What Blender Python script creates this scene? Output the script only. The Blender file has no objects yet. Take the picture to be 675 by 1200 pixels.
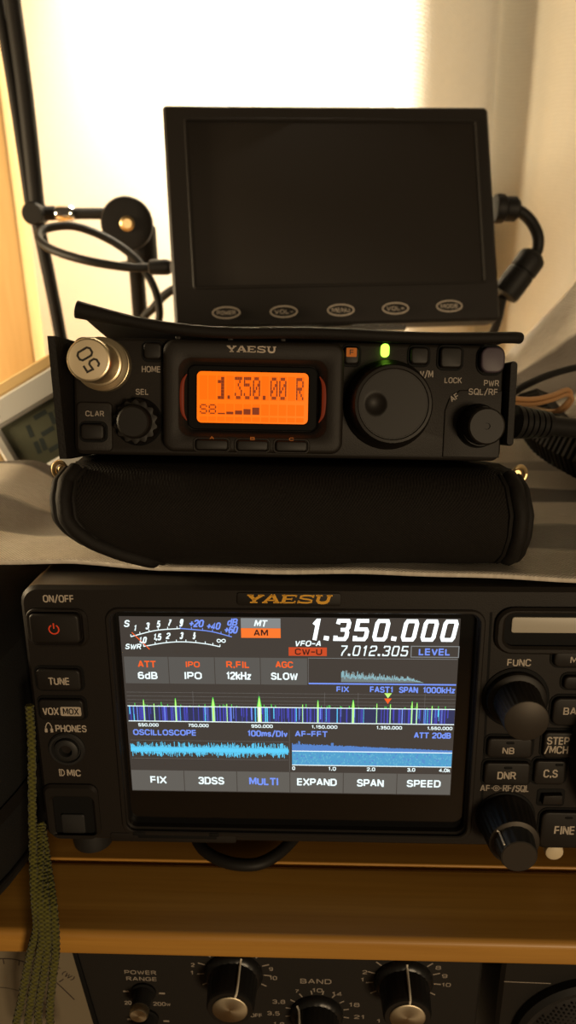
import bpy, bmesh, math, random
from math import sin, cos, pi, radians, sqrt
from mathutils import Vector, Matrix

SC = bpy.context.scene
COL = SC.collection

# ------------------------------------------------------------------ camera, world, light, exposure
cam_d = bpy.data.cameras.new('camera')
cam = bpy.data.objects.new('camera', cam_d)
COL.objects.link(cam)
cam_d.sensor_fit = 'VERTICAL'
cam_d.sensor_height = 7.2
cam_d.lens = 7.2 * 900.0 / 1200.0
cam_d.clip_start = 0.005
cam_d.clip_end = 50
CR = Vector((0.99930089, 0.03543764, -0.01191208))
CU = Vector((-0.00161997, 0.35936726, 0.93319481))
CF = Vector((-0.03735103, 0.93252311, -0.35917343))
cam.matrix_world = Matrix(((CR.x, CU.x, -CF.x, 0.0), (CR.y, CU.y, -CF.y, 0.0), (CR.z, CU.z, -CF.z, 1.218), (0, 0, 0, 1)))
cam_d.dof.use_dof = True
cam_d.dof.focus_distance = 0.242
cam_d.dof.aperture_fstop = 2.8
SC.camera = cam

wd = bpy.data.worlds.new('World')
SC.world = wd
wd.use_nodes = True
wd.node_tree.nodes['Background'].inputs[0].default_value = (1.0, 0.72, 0.42, 1)
wd.node_tree.nodes['Background'].inputs[1].default_value = 0.06


def area(name, loc, target, size, power, col, size_y=None):
    l = bpy.data.lights.new(name, 'AREA')
    l.energy = power
    l.color = col
    l.shape = 'RECTANGLE'
    l.size = size
    l.size_y = size_y or size
    o = bpy.data.objects.new(name, l)
    COL.objects.link(o)
    o.location = loc
    d = Vector(target) - Vector(loc)
    o.rotation_euler = d.to_track_quat('-Z', 'Y').to_euler()
    return o


# a lamp hangs above the monitor, out of the picture and close to the wallpaper
l = area('wall_lamp_light', (-0.06, 0.650, 1.66), (-0.06, 0.705, 1.20), 0.12, 5.8, (1.0, 0.86, 0.64), 0.04)
l.data.spread = radians(66)
# a table lamp stands out of the picture at the left
area('table_lamp_light', (-0.56, 0.30, 1.24), (-0.1, 0.50, 1.13), 0.12, 4.2, (1.0, 0.76, 0.45))
# the room lamp, far behind the camera and rather low
area('room_lamp_light', (1.0, -2.2, 1.36), (0.0, 0.3, 1.05), 0.5, 30.0, (1.0, 0.75, 0.46))

vs = SC.view_settings
vs.view_transform = 'Standard'
vs.look = 'None'
vs.exposure = 0.0
vs.gamma = 1.0
vs.use_curve_mapping = False


# ------------------------------------------------------------------ materials
def mat(name, col, rough=0.5, metal=0.0, spec=0.5, bump=None, var=None, emit=None, coat=0.0, aniso=0.0):
    m = bpy.data.materials.new(name)
    m.use_nodes = True
    nt = m.node_tree
    p = nt.nodes['Principled BSDF']
    p.inputs['Base Color'].default_value = (*col, 1)
    p.inputs['Roughness'].default_value = rough
    p.inputs['Metallic'].default_value = metal
    p.inputs['Specular IOR Level'].default_value = spec
    p.inputs['Coat Weight'].default_value = coat
    if aniso:
        p.inputs['Anisotropic'].default_value = aniso
    tc = nt.nodes.new('ShaderNodeTexCoord')
    if var:
        n = nt.nodes.new('ShaderNodeTexNoise')
        n.inputs['Scale'].default_value = var[0]
        n.inputs['Detail'].default_value = 4
        nt.links.new(tc.outputs['Object'], n.inputs['Vector'])
        r = nt.nodes.new('ShaderNodeValToRGB')
        r.color_ramp.elements[0].position = 0.35
        r.color_ramp.elements[1].position = 0.65
        r.color_ramp.elements[0].color = (*col, 1)
        r.color_ramp.elements[1].color = (*var[1], 1)
        nt.links.new(n.outputs['Fac'], r.inputs['Fac'])
        nt.links.new(r.outputs['Color'], p.inputs['Base Color'])
    if bump:
        n = nt.nodes.new('ShaderNodeTexNoise')
        n.inputs['Scale'].default_value = bump[0]
        n.inputs['Detail'].default_value = 3
        nt.links.new(tc.outputs['Object'], n.inputs['Vector'])
        b = nt.nodes.new('ShaderNodeBump')
        b.inputs['Strength'].default_value = bump[1]
        b.inputs['Distance'].default_value = bump[2] if len(bump) > 2 else 0.0003
        nt.links.new(n.outputs['Fac'], b.inputs['Height'])
        nt.links.new(b.outputs['Normal'], p.inputs['Normal'])
    if emit:
        p.inputs['Emission Color'].default_value = (*emit[0], 1)
        p.inputs['Emission Strength'].default_value = emit[1]
    return m


def weave_mat(name, col, col2, freq, strength, uv=False, stripes=None, rough=0.9, sheen=0.15, spec=0.15, relief=0.0004):
    """woven cloth: two crossed thread waves give the relief and a slight mottling; optional stripes along V"""
    m = bpy.data.materials.new(name)
    m.use_nodes = True
    nt = m.node_tree
    N, Lk = nt.nodes, nt.links
    p = N['Principled BSDF']
    p.inputs['Roughness'].default_value = rough
    p.inputs['Specular IOR Level'].default_value = spec
    p.inputs['Sheen Weight'].default_value = sheen
    tc = N.new('ShaderNodeTexCoord')
    src = tc.outputs['UV' if uv else 'Object']
    sep = N.new('ShaderNodeSeparateXYZ')
    Lk.new(src, sep.inputs[0])

    def math_(op, a, b=None, c=None):
        n = N.new('ShaderNodeMath')
        n.operation = op
        for i, v in enumerate((a, b, c)):
            if v is None:
                continue
            if isinstance(v, (int, float)):
                n.inputs[i].default_value = v
            else:
                Lk.new(v, n.inputs[i])
        return n.outputs[0]
    second = math_('MULTIPLY', sep.outputs[1], 0.24) if uv else math_('ADD', sep.outputs[1], sep.outputs[2])
    a = math_('SINE', math_('MULTIPLY', sep.outputs[0], freq))
    b = math_('SINE', math_('MULTIPLY', second, freq))
    w = math_('MULTIPLY', a, b)
    nz = N.new('ShaderNodeTexNoise')
    nz.inputs['Scale'].default_value = freq * (0.05 if uv else 0.12)
    nz.inputs['Detail'].default_value = 4
    Lk.new(src, nz.inputs['Vector'])
    h = math_('MULTIPLY_ADD', w, 0.5, math_('MULTIPLY', nz.outputs['Fac'], 1.5))
    bp = N.new('ShaderNodeBump')
    bp.inputs['Strength'].default_value = strength
    bp.inputs['Distance'].default_value = relief
    Lk.new(h, bp.inputs['Height'])
    Lk.new(bp.outputs['Normal'], p.inputs['Normal'])
    mix = N.new('ShaderNodeMix')
    mix.data_type = 'RGBA'
    mix.inputs[6].default_value = (*col, 1)
    mix.inputs[7].default_value = (*col2, 1)
    f = math_('MULTIPLY_ADD', w, 0.75, math_('MULTIPLY_ADD', nz.outputs['Fac'], 1.2, -0.2))
    Lk.new(f, mix.inputs[0])
    out = mix.outputs[2]
    if stripes:
        nz2 = N.new('ShaderNodeTexNoise')
        nz2.inputs['Scale'].default_value = 60
        Lk.new(src, nz2.inputs['Vector'])
        wob = math_('MULTIPLY_ADD', nz2.outputs['Fac'], 0.02, -0.01)
        v = math_('ADD', sep.outputs[1], wob)
        ramp = N.new('ShaderNodeValToRGB')
        ramp.color_ramp.interpolation = 'LINEAR'
        e = ramp.color_ramp.elements
        e[0].position = 0.0
        e[0].color = (0, 0, 0, 1)
        e[1].position = 1.0
        e[1].color = (0, 0, 0, 1)
        for (s0, s1, k) in stripes:
            for pos, kk in ((s0 - 0.004, 0), (s0 + 0.004, k), (s1 - 0.004, k), (s1 + 0.004, 0)):
                q = e.new(pos)
                q.color = (kk, kk, kk, 1)
        Lk.new(v, ramp.inputs['Fac'])
        mul = N.new('ShaderNodeMix')
        mul.data_type = 'RGBA'
        mul.inputs[7].default_value = (0.115, 0.095, 0.08, 1)
        Lk.new(ramp.outputs['Color'], mul.inputs[0])
        Lk.new(out, mul.inputs[6])
        out = mul.outputs[2]
    Lk.new(out, p.inputs['Base Color'])
    return m


def wood_mat(name, c1, c2, rough=0.45, sc=(3.0, 38.0, 38.0), coat=0.15):
    m = bpy.data.materials.new(name)
    m.use_nodes = True
    nt = m.node_tree
    N, Lk = nt.nodes, nt.links
    p = N['Principled BSDF']
    p.inputs['Roughness'].default_value = rough
    p.inputs['Coat Weight'].default_value = coat
    p.inputs['Coat Roughness'].default_value = 0.35
    tc = N.new('ShaderNodeTexCoord')
    mp = N.new('ShaderNodeMapping')
    mp.inputs['Scale'].default_value = sc
    Lk.new(tc.outputs['Object'], mp.inputs['Vector'])
    n = N.new('ShaderNodeTexNoise')
    n.inputs['Scale'].default_value = 1.0
    n.inputs['Detail'].default_value = 6
    n.inputs['Roughness'].default_value = 0.6
    n.inputs['Distortion'].default_value = 0.6
    Lk.new(mp.outputs['Vector'], n.inputs['Vector'])
    n2 = N.new('ShaderNodeTexNoise')
    n2.inputs['Scale'].default_value = 9.0
    n2.inputs['Detail'].default_value = 3
    Lk.new(mp.outputs['Vector'], n2.inputs['Vector'])
    ad = N.new('ShaderNodeMath')
    ad.operation = 'MULTIPLY_ADD'
    ad.inputs[1].default_value = 0.25
    Lk.new(n2.outputs['Fac'], ad.inputs[0])
    Lk.new(n.outputs['Fac'], ad.inputs[2])
    r = N.new('ShaderNodeValToRGB')
    r.color_ramp.elements[0].position = 0.45
    r.color_ramp.elements[1].position = 0.80
    r.color_ramp.elements[0].color = (*c1, 1)
    r.color_ramp.elements[1].color = (*c2, 1)
    Lk.new(ad.outputs[0], r.inputs['Fac'])
    Lk.new(r.outputs['Color'], p.inputs['Base Color'])
    b = N.new('ShaderNodeBump')
    b.inputs['Strength'].default_value = 0.15
    b.inputs['Distance'].default_value = 0.0004
    Lk.new(ad.outputs[0], b.inputs['Height'])
    Lk.new(b.outputs['Normal'], p.inputs['Normal'])
    return m


def glow(name, col, s=1.0):
    return mat(name, (0.0, 0.0, 0.0), 0.5, spec=0.2, emit=(col, s))


M = {}
M['radio'] = mat('radio_plastic', (0.0135, 0.0106, 0.0085), 0.5, spec=0.3, bump=(2600, 0.25, 0.0002))
M['radio2'] = mat('radio_button_plastic', (0.0125, 0.0102, 0.0085), 0.5, spec=0.3)
M['rubber'] = mat('black_rubber', (0.014, 0.014, 0.014), 0.55)
M['gloss'] = mat('gloss_black', (0.006, 0.006, 0.006), 0.12, coat=0.4)
M['deep'] = mat('deep_black', (0.004, 0.004, 0.004), 0.7, spec=0.2)
M['knobface'] = mat('knob_face_metal', (0.050, 0.042, 0.034), 0.5, metal=0.6)
M['ink'] = mat('legend_ink', (0.50, 0.43, 0.35), 0.6)
M['ink2'] = mat('legend_ink_grey', (0.34, 0.29, 0.24), 0.6)
M['redink'] = mat('power_mark_ink', (0.75, 0.06, 0.02), 0.5, emit=((0.75, 0.05, 0.01), 0.12))
M['gold'] = mat('gold_brand_ink', (0.95, 0.50, 0.06), 0.4, metal=0.2)
M['silverink'] = mat('silver_brand_ink', (0.50, 0.42, 0.34), 0.35, metal=0.5)
M['port'] = mat('portable_plastic', (0.0155, 0.0123, 0.0098), 0.55, spec=0.3, bump=(3000, 0.35, 0.0002))
M['port2'] = mat('portable_button_plastic', (0.0100, 0.0080, 0.0064), 0.5, spec=0.3)
M['pwr'] = mat('grey_violet_button', (0.065, 0.048, 0.065), 0.5)
M['case'] = mat('case_leatherette', (0.0095, 0.0078, 0.0065), 0.6, spec=0.3, bump=(1500, 0.5, 0.0003))
M['nylon'] = weave_mat('case_nylon', (0.0075, 0.0058, 0.0045), (0.013, 0.0105, 0.0085), 6500.0, 0.5, rough=0.8, sheen=0.0, spec=0.2)
M['tape'] = mat('binding_tape', (0.0095, 0.0078, 0.0065), 0.65, spec=0.25, bump=(3500, 0.5, 0.0003))
M['brass'] = mat('brass', (0.62, 0.46, 0.24), 0.42, metal=1.0)
M['nickel'] = mat('nickel', (0.62, 0.55, 0.45), 0.25, metal=1.0)
M['chrome'] = mat('chrome', (0.85, 0.85, 0.85), 0.12, metal=1.0)
M['mon'] = mat('monitor_plastic', (0.017, 0.014, 0.012), 0.5, spec=0.3, bump=(2200, 0.15, 0.0002))
M['monscr'] = mat('monitor_glass', (0.022, 0.018, 0.015), 0.6, spec=0.25)
M['cable'] = mat('cable_jacket', (0.012, 0.011, 0.010), 0.55, spec=0.25)
M['wire'] = mat('brown_wire', (0.42, 0.22, 0.09), 0.5)
M['arm'] = mat('arm_paint', (0.010, 0.009, 0.0085), 0.6, spec=0.2, bump=(900, 0.2, 0.0002))
M['cloth'] = weave_mat('table_linen', (0.60, 0.53, 0.43), (0.94, 0.87, 0.76), 5200.0, 1.0, relief=0.0008, uv=True,
                       stripes=[(0.108, 0.218, 0.72), (0.345, 0.440, 0.95), (0.585, 0.650, 0.5), (0.76, 0.80, 0.4), (0.845, 0.965, 0.92)])
M['curtain'] = weave_mat('curtain_fabric', (0.76, 0.75, 0.69), (0.82, 0.81, 0.75), 2400.0, 0.35)
M['wall'] = mat('wallpaper', (0.86, 0.80, 0.68), 0.9, spec=0.1, bump=(700, 0.35, 0.0005))
M['shelf'] = wood_mat('shelf_pine', (0.40, 0.185, 0.027), (0.60, 0.31, 0.058), sc=(2.0, 70.0, 70.0))
M['trim'] = wood_mat('frame_wood', (0.62, 0.40, 0.16), (0.74, 0.50, 0.22), sc=(38, 38, 3))
M['floorwood'] = wood_mat('floor_wood', (0.16, 0.09, 0.04), (0.24, 0.14, 0.06), sc=(2, 12, 12))
M['clockwood'] = wood_mat('clock_wood', (0.60, 0.40, 0.16), (0.74, 0.52, 0.24), sc=(8, 60, 60))
M['clocksilver'] = mat('clock_bezel', (0.62, 0.62, 0.60), 0.4, metal=0.25)
M['clocklcd'] = mat('clock_lcd', (0.085, 0.09, 0.06), 0.3)
M['clockseg'] = mat('clock_segment', (0.020, 0.030, 0.030), 0.4)
M['pouch'] = mat('pouch_fabric', (0.006, 0.006, 0.006), 0.7, bump=(1800, 0.6, 0.0003))
M['cord'] = weave_mat('paracord', (0.125, 0.118, 0.022), (0.058, 0.054, 0.012), 3600.0, 1.0)
M['tuner'] = mat('tuner_panel', (0.016, 0.014, 0.012), 0.6, spec=0.25, bump=(1800, 0.3, 0.0002))
M['meter'] = mat('meter_card', (0.20, 0.165, 0.11), 0.6)
M['meterink'] = mat('meter_ink', (0.03, 0.02, 0.02), 0.6)
M['knob'] = mat('tuner_knob', (0.010, 0.010, 0.010), 0.35)
M['turned'] = mat('turned_metal', (0.50, 0.43, 0.31), 0.45, metal=1.0, aniso=0.5)
M['pointer'] = mat('pointer_paint', (0.80, 0.74, 0.62), 0.5)
M['mesh'] = mat('speaker_grille', (0.012, 0.011, 0.011), 0.5)
M['loadbody'] = mat('dummy_load_metal', (0.62, 0.52, 0.34), 0.32, metal=0.85)
M['loadcap'] = mat('dummy_load_label', (0.72, 0.60, 0.40), 0.5)
M['black_ink'] = mat('black_ink', (0.02, 0.015, 0.01), 0.6)
M['window'] = mat('indicator_window', (0.50, 0.46, 0.38), 0.35)  # beige reflection in the recessed window, put into its base colour
# light of the two displays and the lamps
M['s_bg'] = mat('display_dark', (0.01, 0.01, 0.01), 0.25, emit=((0.054, 0.045, 0.038), 1.0))
M['s_bar'] = glow('display_grey', (0.105, 0.098, 0.088))
M['s_grey'] = glow('display_button_grey', (0.24, 0.25, 0.25))
M['s_w'] = glow('display_white', (0.86, 1.0, 1.0), 1.15)
M['s_big'] = glow('display_digits', (0.92, 1.0, 1.0), 1.6)
M['s_b'] = glow('display_blue', (0.20, 0.33, 1.0), 1.0)
M['s_o'] = glow('display_orange', (1.0, 0.13, 0.02), 1.0)
M['s_ob'] = glow('display_orange_box', (1.0, 0.20, 0.03), 1.0)
M['s_rb'] = glow('display_red_box', (0.62, 0.075, 0.02), 1.0)
M['s_d'] = glow('display_dark_ink', (0.06, 0.015, 0.01), 1.0)
M['s_c'] = glow('display_cyan', (0.12, 0.66, 1.0), 1.0)
M['s_c2'] = glow('display_pale_cyan', (0.32, 0.62, 0.70), 1.0)
M['s_g'] = glow('display_green', (0.10, 0.80, 0.10), 1.0)
M['s_y'] = glow('display_yellow', (0.55, 1.0, 0.20), 1.1)
M['s_v'] = glow('display_violet', (0.075, 0.075, 0.50), 1.0)
M['s_v2'] = glow('display_deep_blue', (0.035, 0.038, 0.10), 1.0)
M['s_fft'] = glow('display_fft_blue', (0.10, 0.24, 0.62), 1.0)
M['s_fft2'] = glow('display_fft_cyan', (0.09, 0.36, 0.62), 1.0)
M['s_fft3'] = glow('display_fft_pale', (0.14, 0.46, 0.66), 1.0)
M['s_bot'] = glow('display_key_bar', (0.125, 0.115, 0.10))
M['s_haze'] = glow('display_haze', (0.20, 0.25, 0.25), 1.0)
M['s_line'] = glow('display_line', (0.16, 0.15, 0.14), 1.0)
M['lcd'] = mat('amber_lcd', (0.02, 0.01, 0.0), 0.3, emit=((1.0, 0.16, 0.001), 1.15))
M['lcdcell'] = glow('amber_cell', (1.0, 0.145, 0.001), 1.08)
M['lcdink'] = mat('amber_ink', (0.10, 0.012, 0.0), 0.4, emit=((0.16, 0.016, 0.0), 1.0))
M['red_glow'] = mat('painted_red_glow', (0.05, 0.01, 0.005), 0.6, emit=((0.085, 0.007, 0.001), 1.0))  # faint emission stands in for display glow on the pod walls
M['led'] = glow('green_led', (0.42, 1.0, 0.06), 3.0)
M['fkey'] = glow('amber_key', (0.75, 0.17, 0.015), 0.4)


# ------------------------------------------------------------------ mesh builder
def rrect(w, h, r, n=5, cx=0.0, cy=0.0):
    r = max(1e-5, min(r, w / 2 * 0.999, h / 2 * 0.999))
    pts = []
    for (sx, sy, a0) in ((1, 1, 0), (-1, 1, 90), (-1, -1, 180), (1, -1, 270)):
        for k in range(n + 1):
            a = radians(a0 + 90 * k / n)
            pts.append((cx + sx * (w / 2 - r) + r * cos(a), cy + sy * (h / 2 - r) + r * sin(a)))
    return pts


def inset(pts, d):
    """inset a convex-ish ccw outline by d"""
    n = len(pts)
    out = []
    for i in range(n):
        p0, p1, p2 = Vector(pts[i - 1]), Vector(pts[i]), Vector(pts[(i + 1) % n])
        e1, e2 = (p1 - p0), (p2 - p1)
        if e1.length < 1e-9:
            e1 = e2
        if e2.length < 1e-9:
            e2 = e1
        n1 = Vector((-e1.y, e1.x)).normalized()
        n2 = Vector((-e2.y, e2.x)).normalized()
        m = n1 + n2
        if m.length < 1e-6:
            m = n1
        m = m / max(0.3, (m.length_squared / 2))
        out.append((p1.x + m.x * d, p1.y + m.y * d))
    return out


def smooth_path(pts, sub=8):
    P = [Vector(p) for p in pts]
    if len(P) < 3 or sub <= 1:
        return P
    out = []
    for i in range(len(P) - 1):
        p0 = P[i - 1] if i > 0 else P[i] * 2 - P[i + 1]
        p1, p2 = P[i], P[i + 1]
        p3 = P[i + 2] if i + 2 < len(P) else P[i + 1] * 2 - P[i]
        for k in range(sub):
            t = k / sub
            out.append(0.5 * ((2 * p1) + (p2 - p0) * t + (2 * p0 - 5 * p1 + 4 * p2 - p3) * t * t + (3 * p1 - p0 - 3 * p2 + p3) * t ** 3))
    out.append(P[-1])
    return out


class B:
    def __init__(s):
        s.v, s.f, s.m, s.mats = [], [], [], []
        s.uv = None

    def mi(s, name):
        if name not in s.mats:
            s.mats.append(name)
        return s.mats.index(name)

    def add(s, verts, faces, m):
        o = len(s.v)
        k = s.mi(m)
        s.v += [tuple(v) for v in verts]
        for f in faces:
            s.f.append([o + i for i in f])
            s.m.append(k)
        return s

    def loft(s, rings, m, cap0=True, cap1=True, closed=True):
        n = len(rings[0])
        vs = [p for r in rings for p in r]
        fs = []
        for i in range(len(rings) - 1):
            for j in range(n if closed else n - 1):
                a, b = i * n + j, i * n + (j + 1) % n
                fs.append([a, b, b + n, a + n])
        if cap0:
            fs.append(list(range(n - 1, -1, -1)))
        if cap1:
            fs.append([(len(rings) - 1) * n + j for j in range(n)])
        return s.add(vs, fs, m)

    def prism(s, pts, z0, z1, m, bev=0.0, mtop=None):
        """outline pts (ccw, xy) from z0 up to z1 with a rounded top edge"""
        rings = [[(x, y, z0) for x, y in pts]]
        if bev > 0:
            for k in range(4):
                a = radians(90 * k / 3)
                q = inset(pts, bev * (1 - cos(a)))
                rings.append([(x, y, z1 - bev + bev * sin(a)) for x, y in q])
        else:
            rings.append([(x, y, z1) for x, y in pts])
        s.loft(rings, m, cap1=mtop is None)
        if mtop:
            s.add(rings[-1], [list(range(len(pts)))], mtop)
        return s

    def plate(s, x0, y0, x1, y1, z0, z1, r, m, bev=0.5, mtop=None, n=5):
        return s.prism(rrect(x1 - x0, y1 - y0, r, n, (x0 + x1) / 2, (y0 + y1) / 2), z0, z1, m, bev, mtop)

    def box(s, x0, y0, z0, x1, y1, z1, m, bev=0.0):
        """box with bevelled long edges along z at both ends"""
        pts = rrect(x1 - x0, y1 - y0, max(bev, 0.01), 3 if bev else 1, (x0 + x1) / 2, (y0 + y1) / 2)
        if bev:
            q = inset(pts, bev * 0.7)
            s.loft([[(x, y, z0) for x, y in q], [(x, y, z0 + bev * 0.7) for x, y in pts], [(x, y, z1 - bev * 0.7) for x, y in pts], [(x, y, z1) for x, y in q]], m)
        else:
            s.loft([[(x, y, z0) for x, y in pts], [(x, y, z1) for x, y in pts]], m)
        return s

    def ring(s, outer, inner, z0, z1, m, bev=0.6, floor=None, mfloor=None):
        """a raised frame between two outlines of equal point count; optional floor inside at depth"""
        n = len(outer)
        o1, i1 = inset(outer, bev), inset(inner, -bev)
        R = [[(x, y, z0) for x, y in outer], [(x, y, z1 - bev) for x, y in outer], [(x, y, z1) for x, y in o1],
             [(x, y, z1) for x, y in i1], [(x, y, z1 - bev) for x, y in inner],
             [(x, y, z0 if floor is None else floor) for x, y in inner]]
        s.loft(R, m, cap0=False, cap1=False)
        if mfloor:
            s.add(R[-1], [list(range(n))], mfloor)
        return s

    def lathe(s, prof, cx, cy, z, m, n=40, flute=None, axis=None, mcap=None):
        """profile [(r, h)] round a z axis at (cx, cy); flute = (count, depth, h0, h1); axis = (origin, direction) for other axes"""
        if axis:
            o = Vector(axis[0])
            d = Vector(axis[1]).normalized()
            q = d.to_track_quat('Z', 'Y')
        rings = []
        for r, h in prof:
            ring = []
            for k in range(n):
                a = 2 * pi * k / n
                rr = r
                if flute and flute[2] <= h <= flute[3]:
                    rr = r - flute[1] * (0.5 + 0.5 * cos(flute[0] * a))
                p = (rr * cos(a), rr * sin(a), h)
                if axis:
                    v = q @ Vector(p) + o
                    p = tuple(v)
                else:
                    p = (cx + p[0], cy + p[1], z + p[2])
                ring.append(p)
            rings.append(ring)
        s.loft(rings, m, cap1=mcap is None)
        if mcap:
            s.add(rings[-1], [list(range(n))], mcap)
        return s

    def tube(s, pts, r, m, n=10, sub=8, flat=1.0, closed=False):
        P = smooth_path(pts, sub)
        rad = r if callable(r) else (lambda t: r)
        t0 = (P[1] - P[0]).normalized()
        nrm = t0.orthogonal().normalized()
        rings = []
        for i, p in enumerate(P):
            t = (P[min(i + 1, len(P) - 1)] - P[max(i - 1, 0)]).normalized()
            nrm = (nrm - t * nrm.dot(t)).normalized()
            bn = t.cross(nrm)
            rr = rad(i / (len(P) - 1))
            rings.append([tuple(p + nrm * (rr * cos(2 * pi * k / n)) + bn * (rr * flat * sin(2 * pi * k / n))) for k in range(n)])
        return s.loft(rings, m)

    def stroke(s, pts, w, z, m, closed=False):
        """flat mitred stroke of width w along 2-D points"""
        P = [Vector(p) for p in pts]
        n = len(P)
        L, R = [], []
        for i in range(n):
            a = P[i - 1] if (i > 0 or closed) else None
            c = P[(i + 1) % n] if (i < n - 1 or closed) else None
            d1 = (P[i] - a).normalized() if a is not None else None
            d2 = (c - P[i]).normalized() if c is not None else None
            d1 = d1 or d2
            d2 = d2 or d1
            n1, n2 = Vector((-d1.y, d1.x)), Vector((-d2.y, d2.x))
            mm = n1 + n2
            mm = mm / max(0.35, mm.length_squared / 2)
            L.append(P[i] + mm * (w / 2))
            R.append(P[i] - mm * (w / 2))
        vs = [(p.x, p.y, z) for p in L] + [(p.x, p.y, z) for p in R]
        fs = [[i, n + i, n + (i + 1) % n, (i + 1) % n] for i in range(n if closed else n - 1)]
        return s.add(vs, fs, m)

    def quad(s, x0, y0, x1, y1, z, m):
        return s.add([(x0, y0, z), (x1, y0, z), (x1, y1, z), (x0, y1, z)], [[0, 1, 2, 3]], m)

    def text(s, txt, x0, y0, x1, y1, z, m, shear=0.0, th=0.16):
        pen_text(s, txt, x0, y0, x1, y1, z, m, shear, th)
        return s


def _box(l, r, t=1.0, b=0.0, c=0.16):
    return [(l + c, b), (r - c, b), (r, b + c), (r, t - c), (r - c, t), (l + c, t), (l, t - c), (l, b + c), (l + c, b)]


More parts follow.
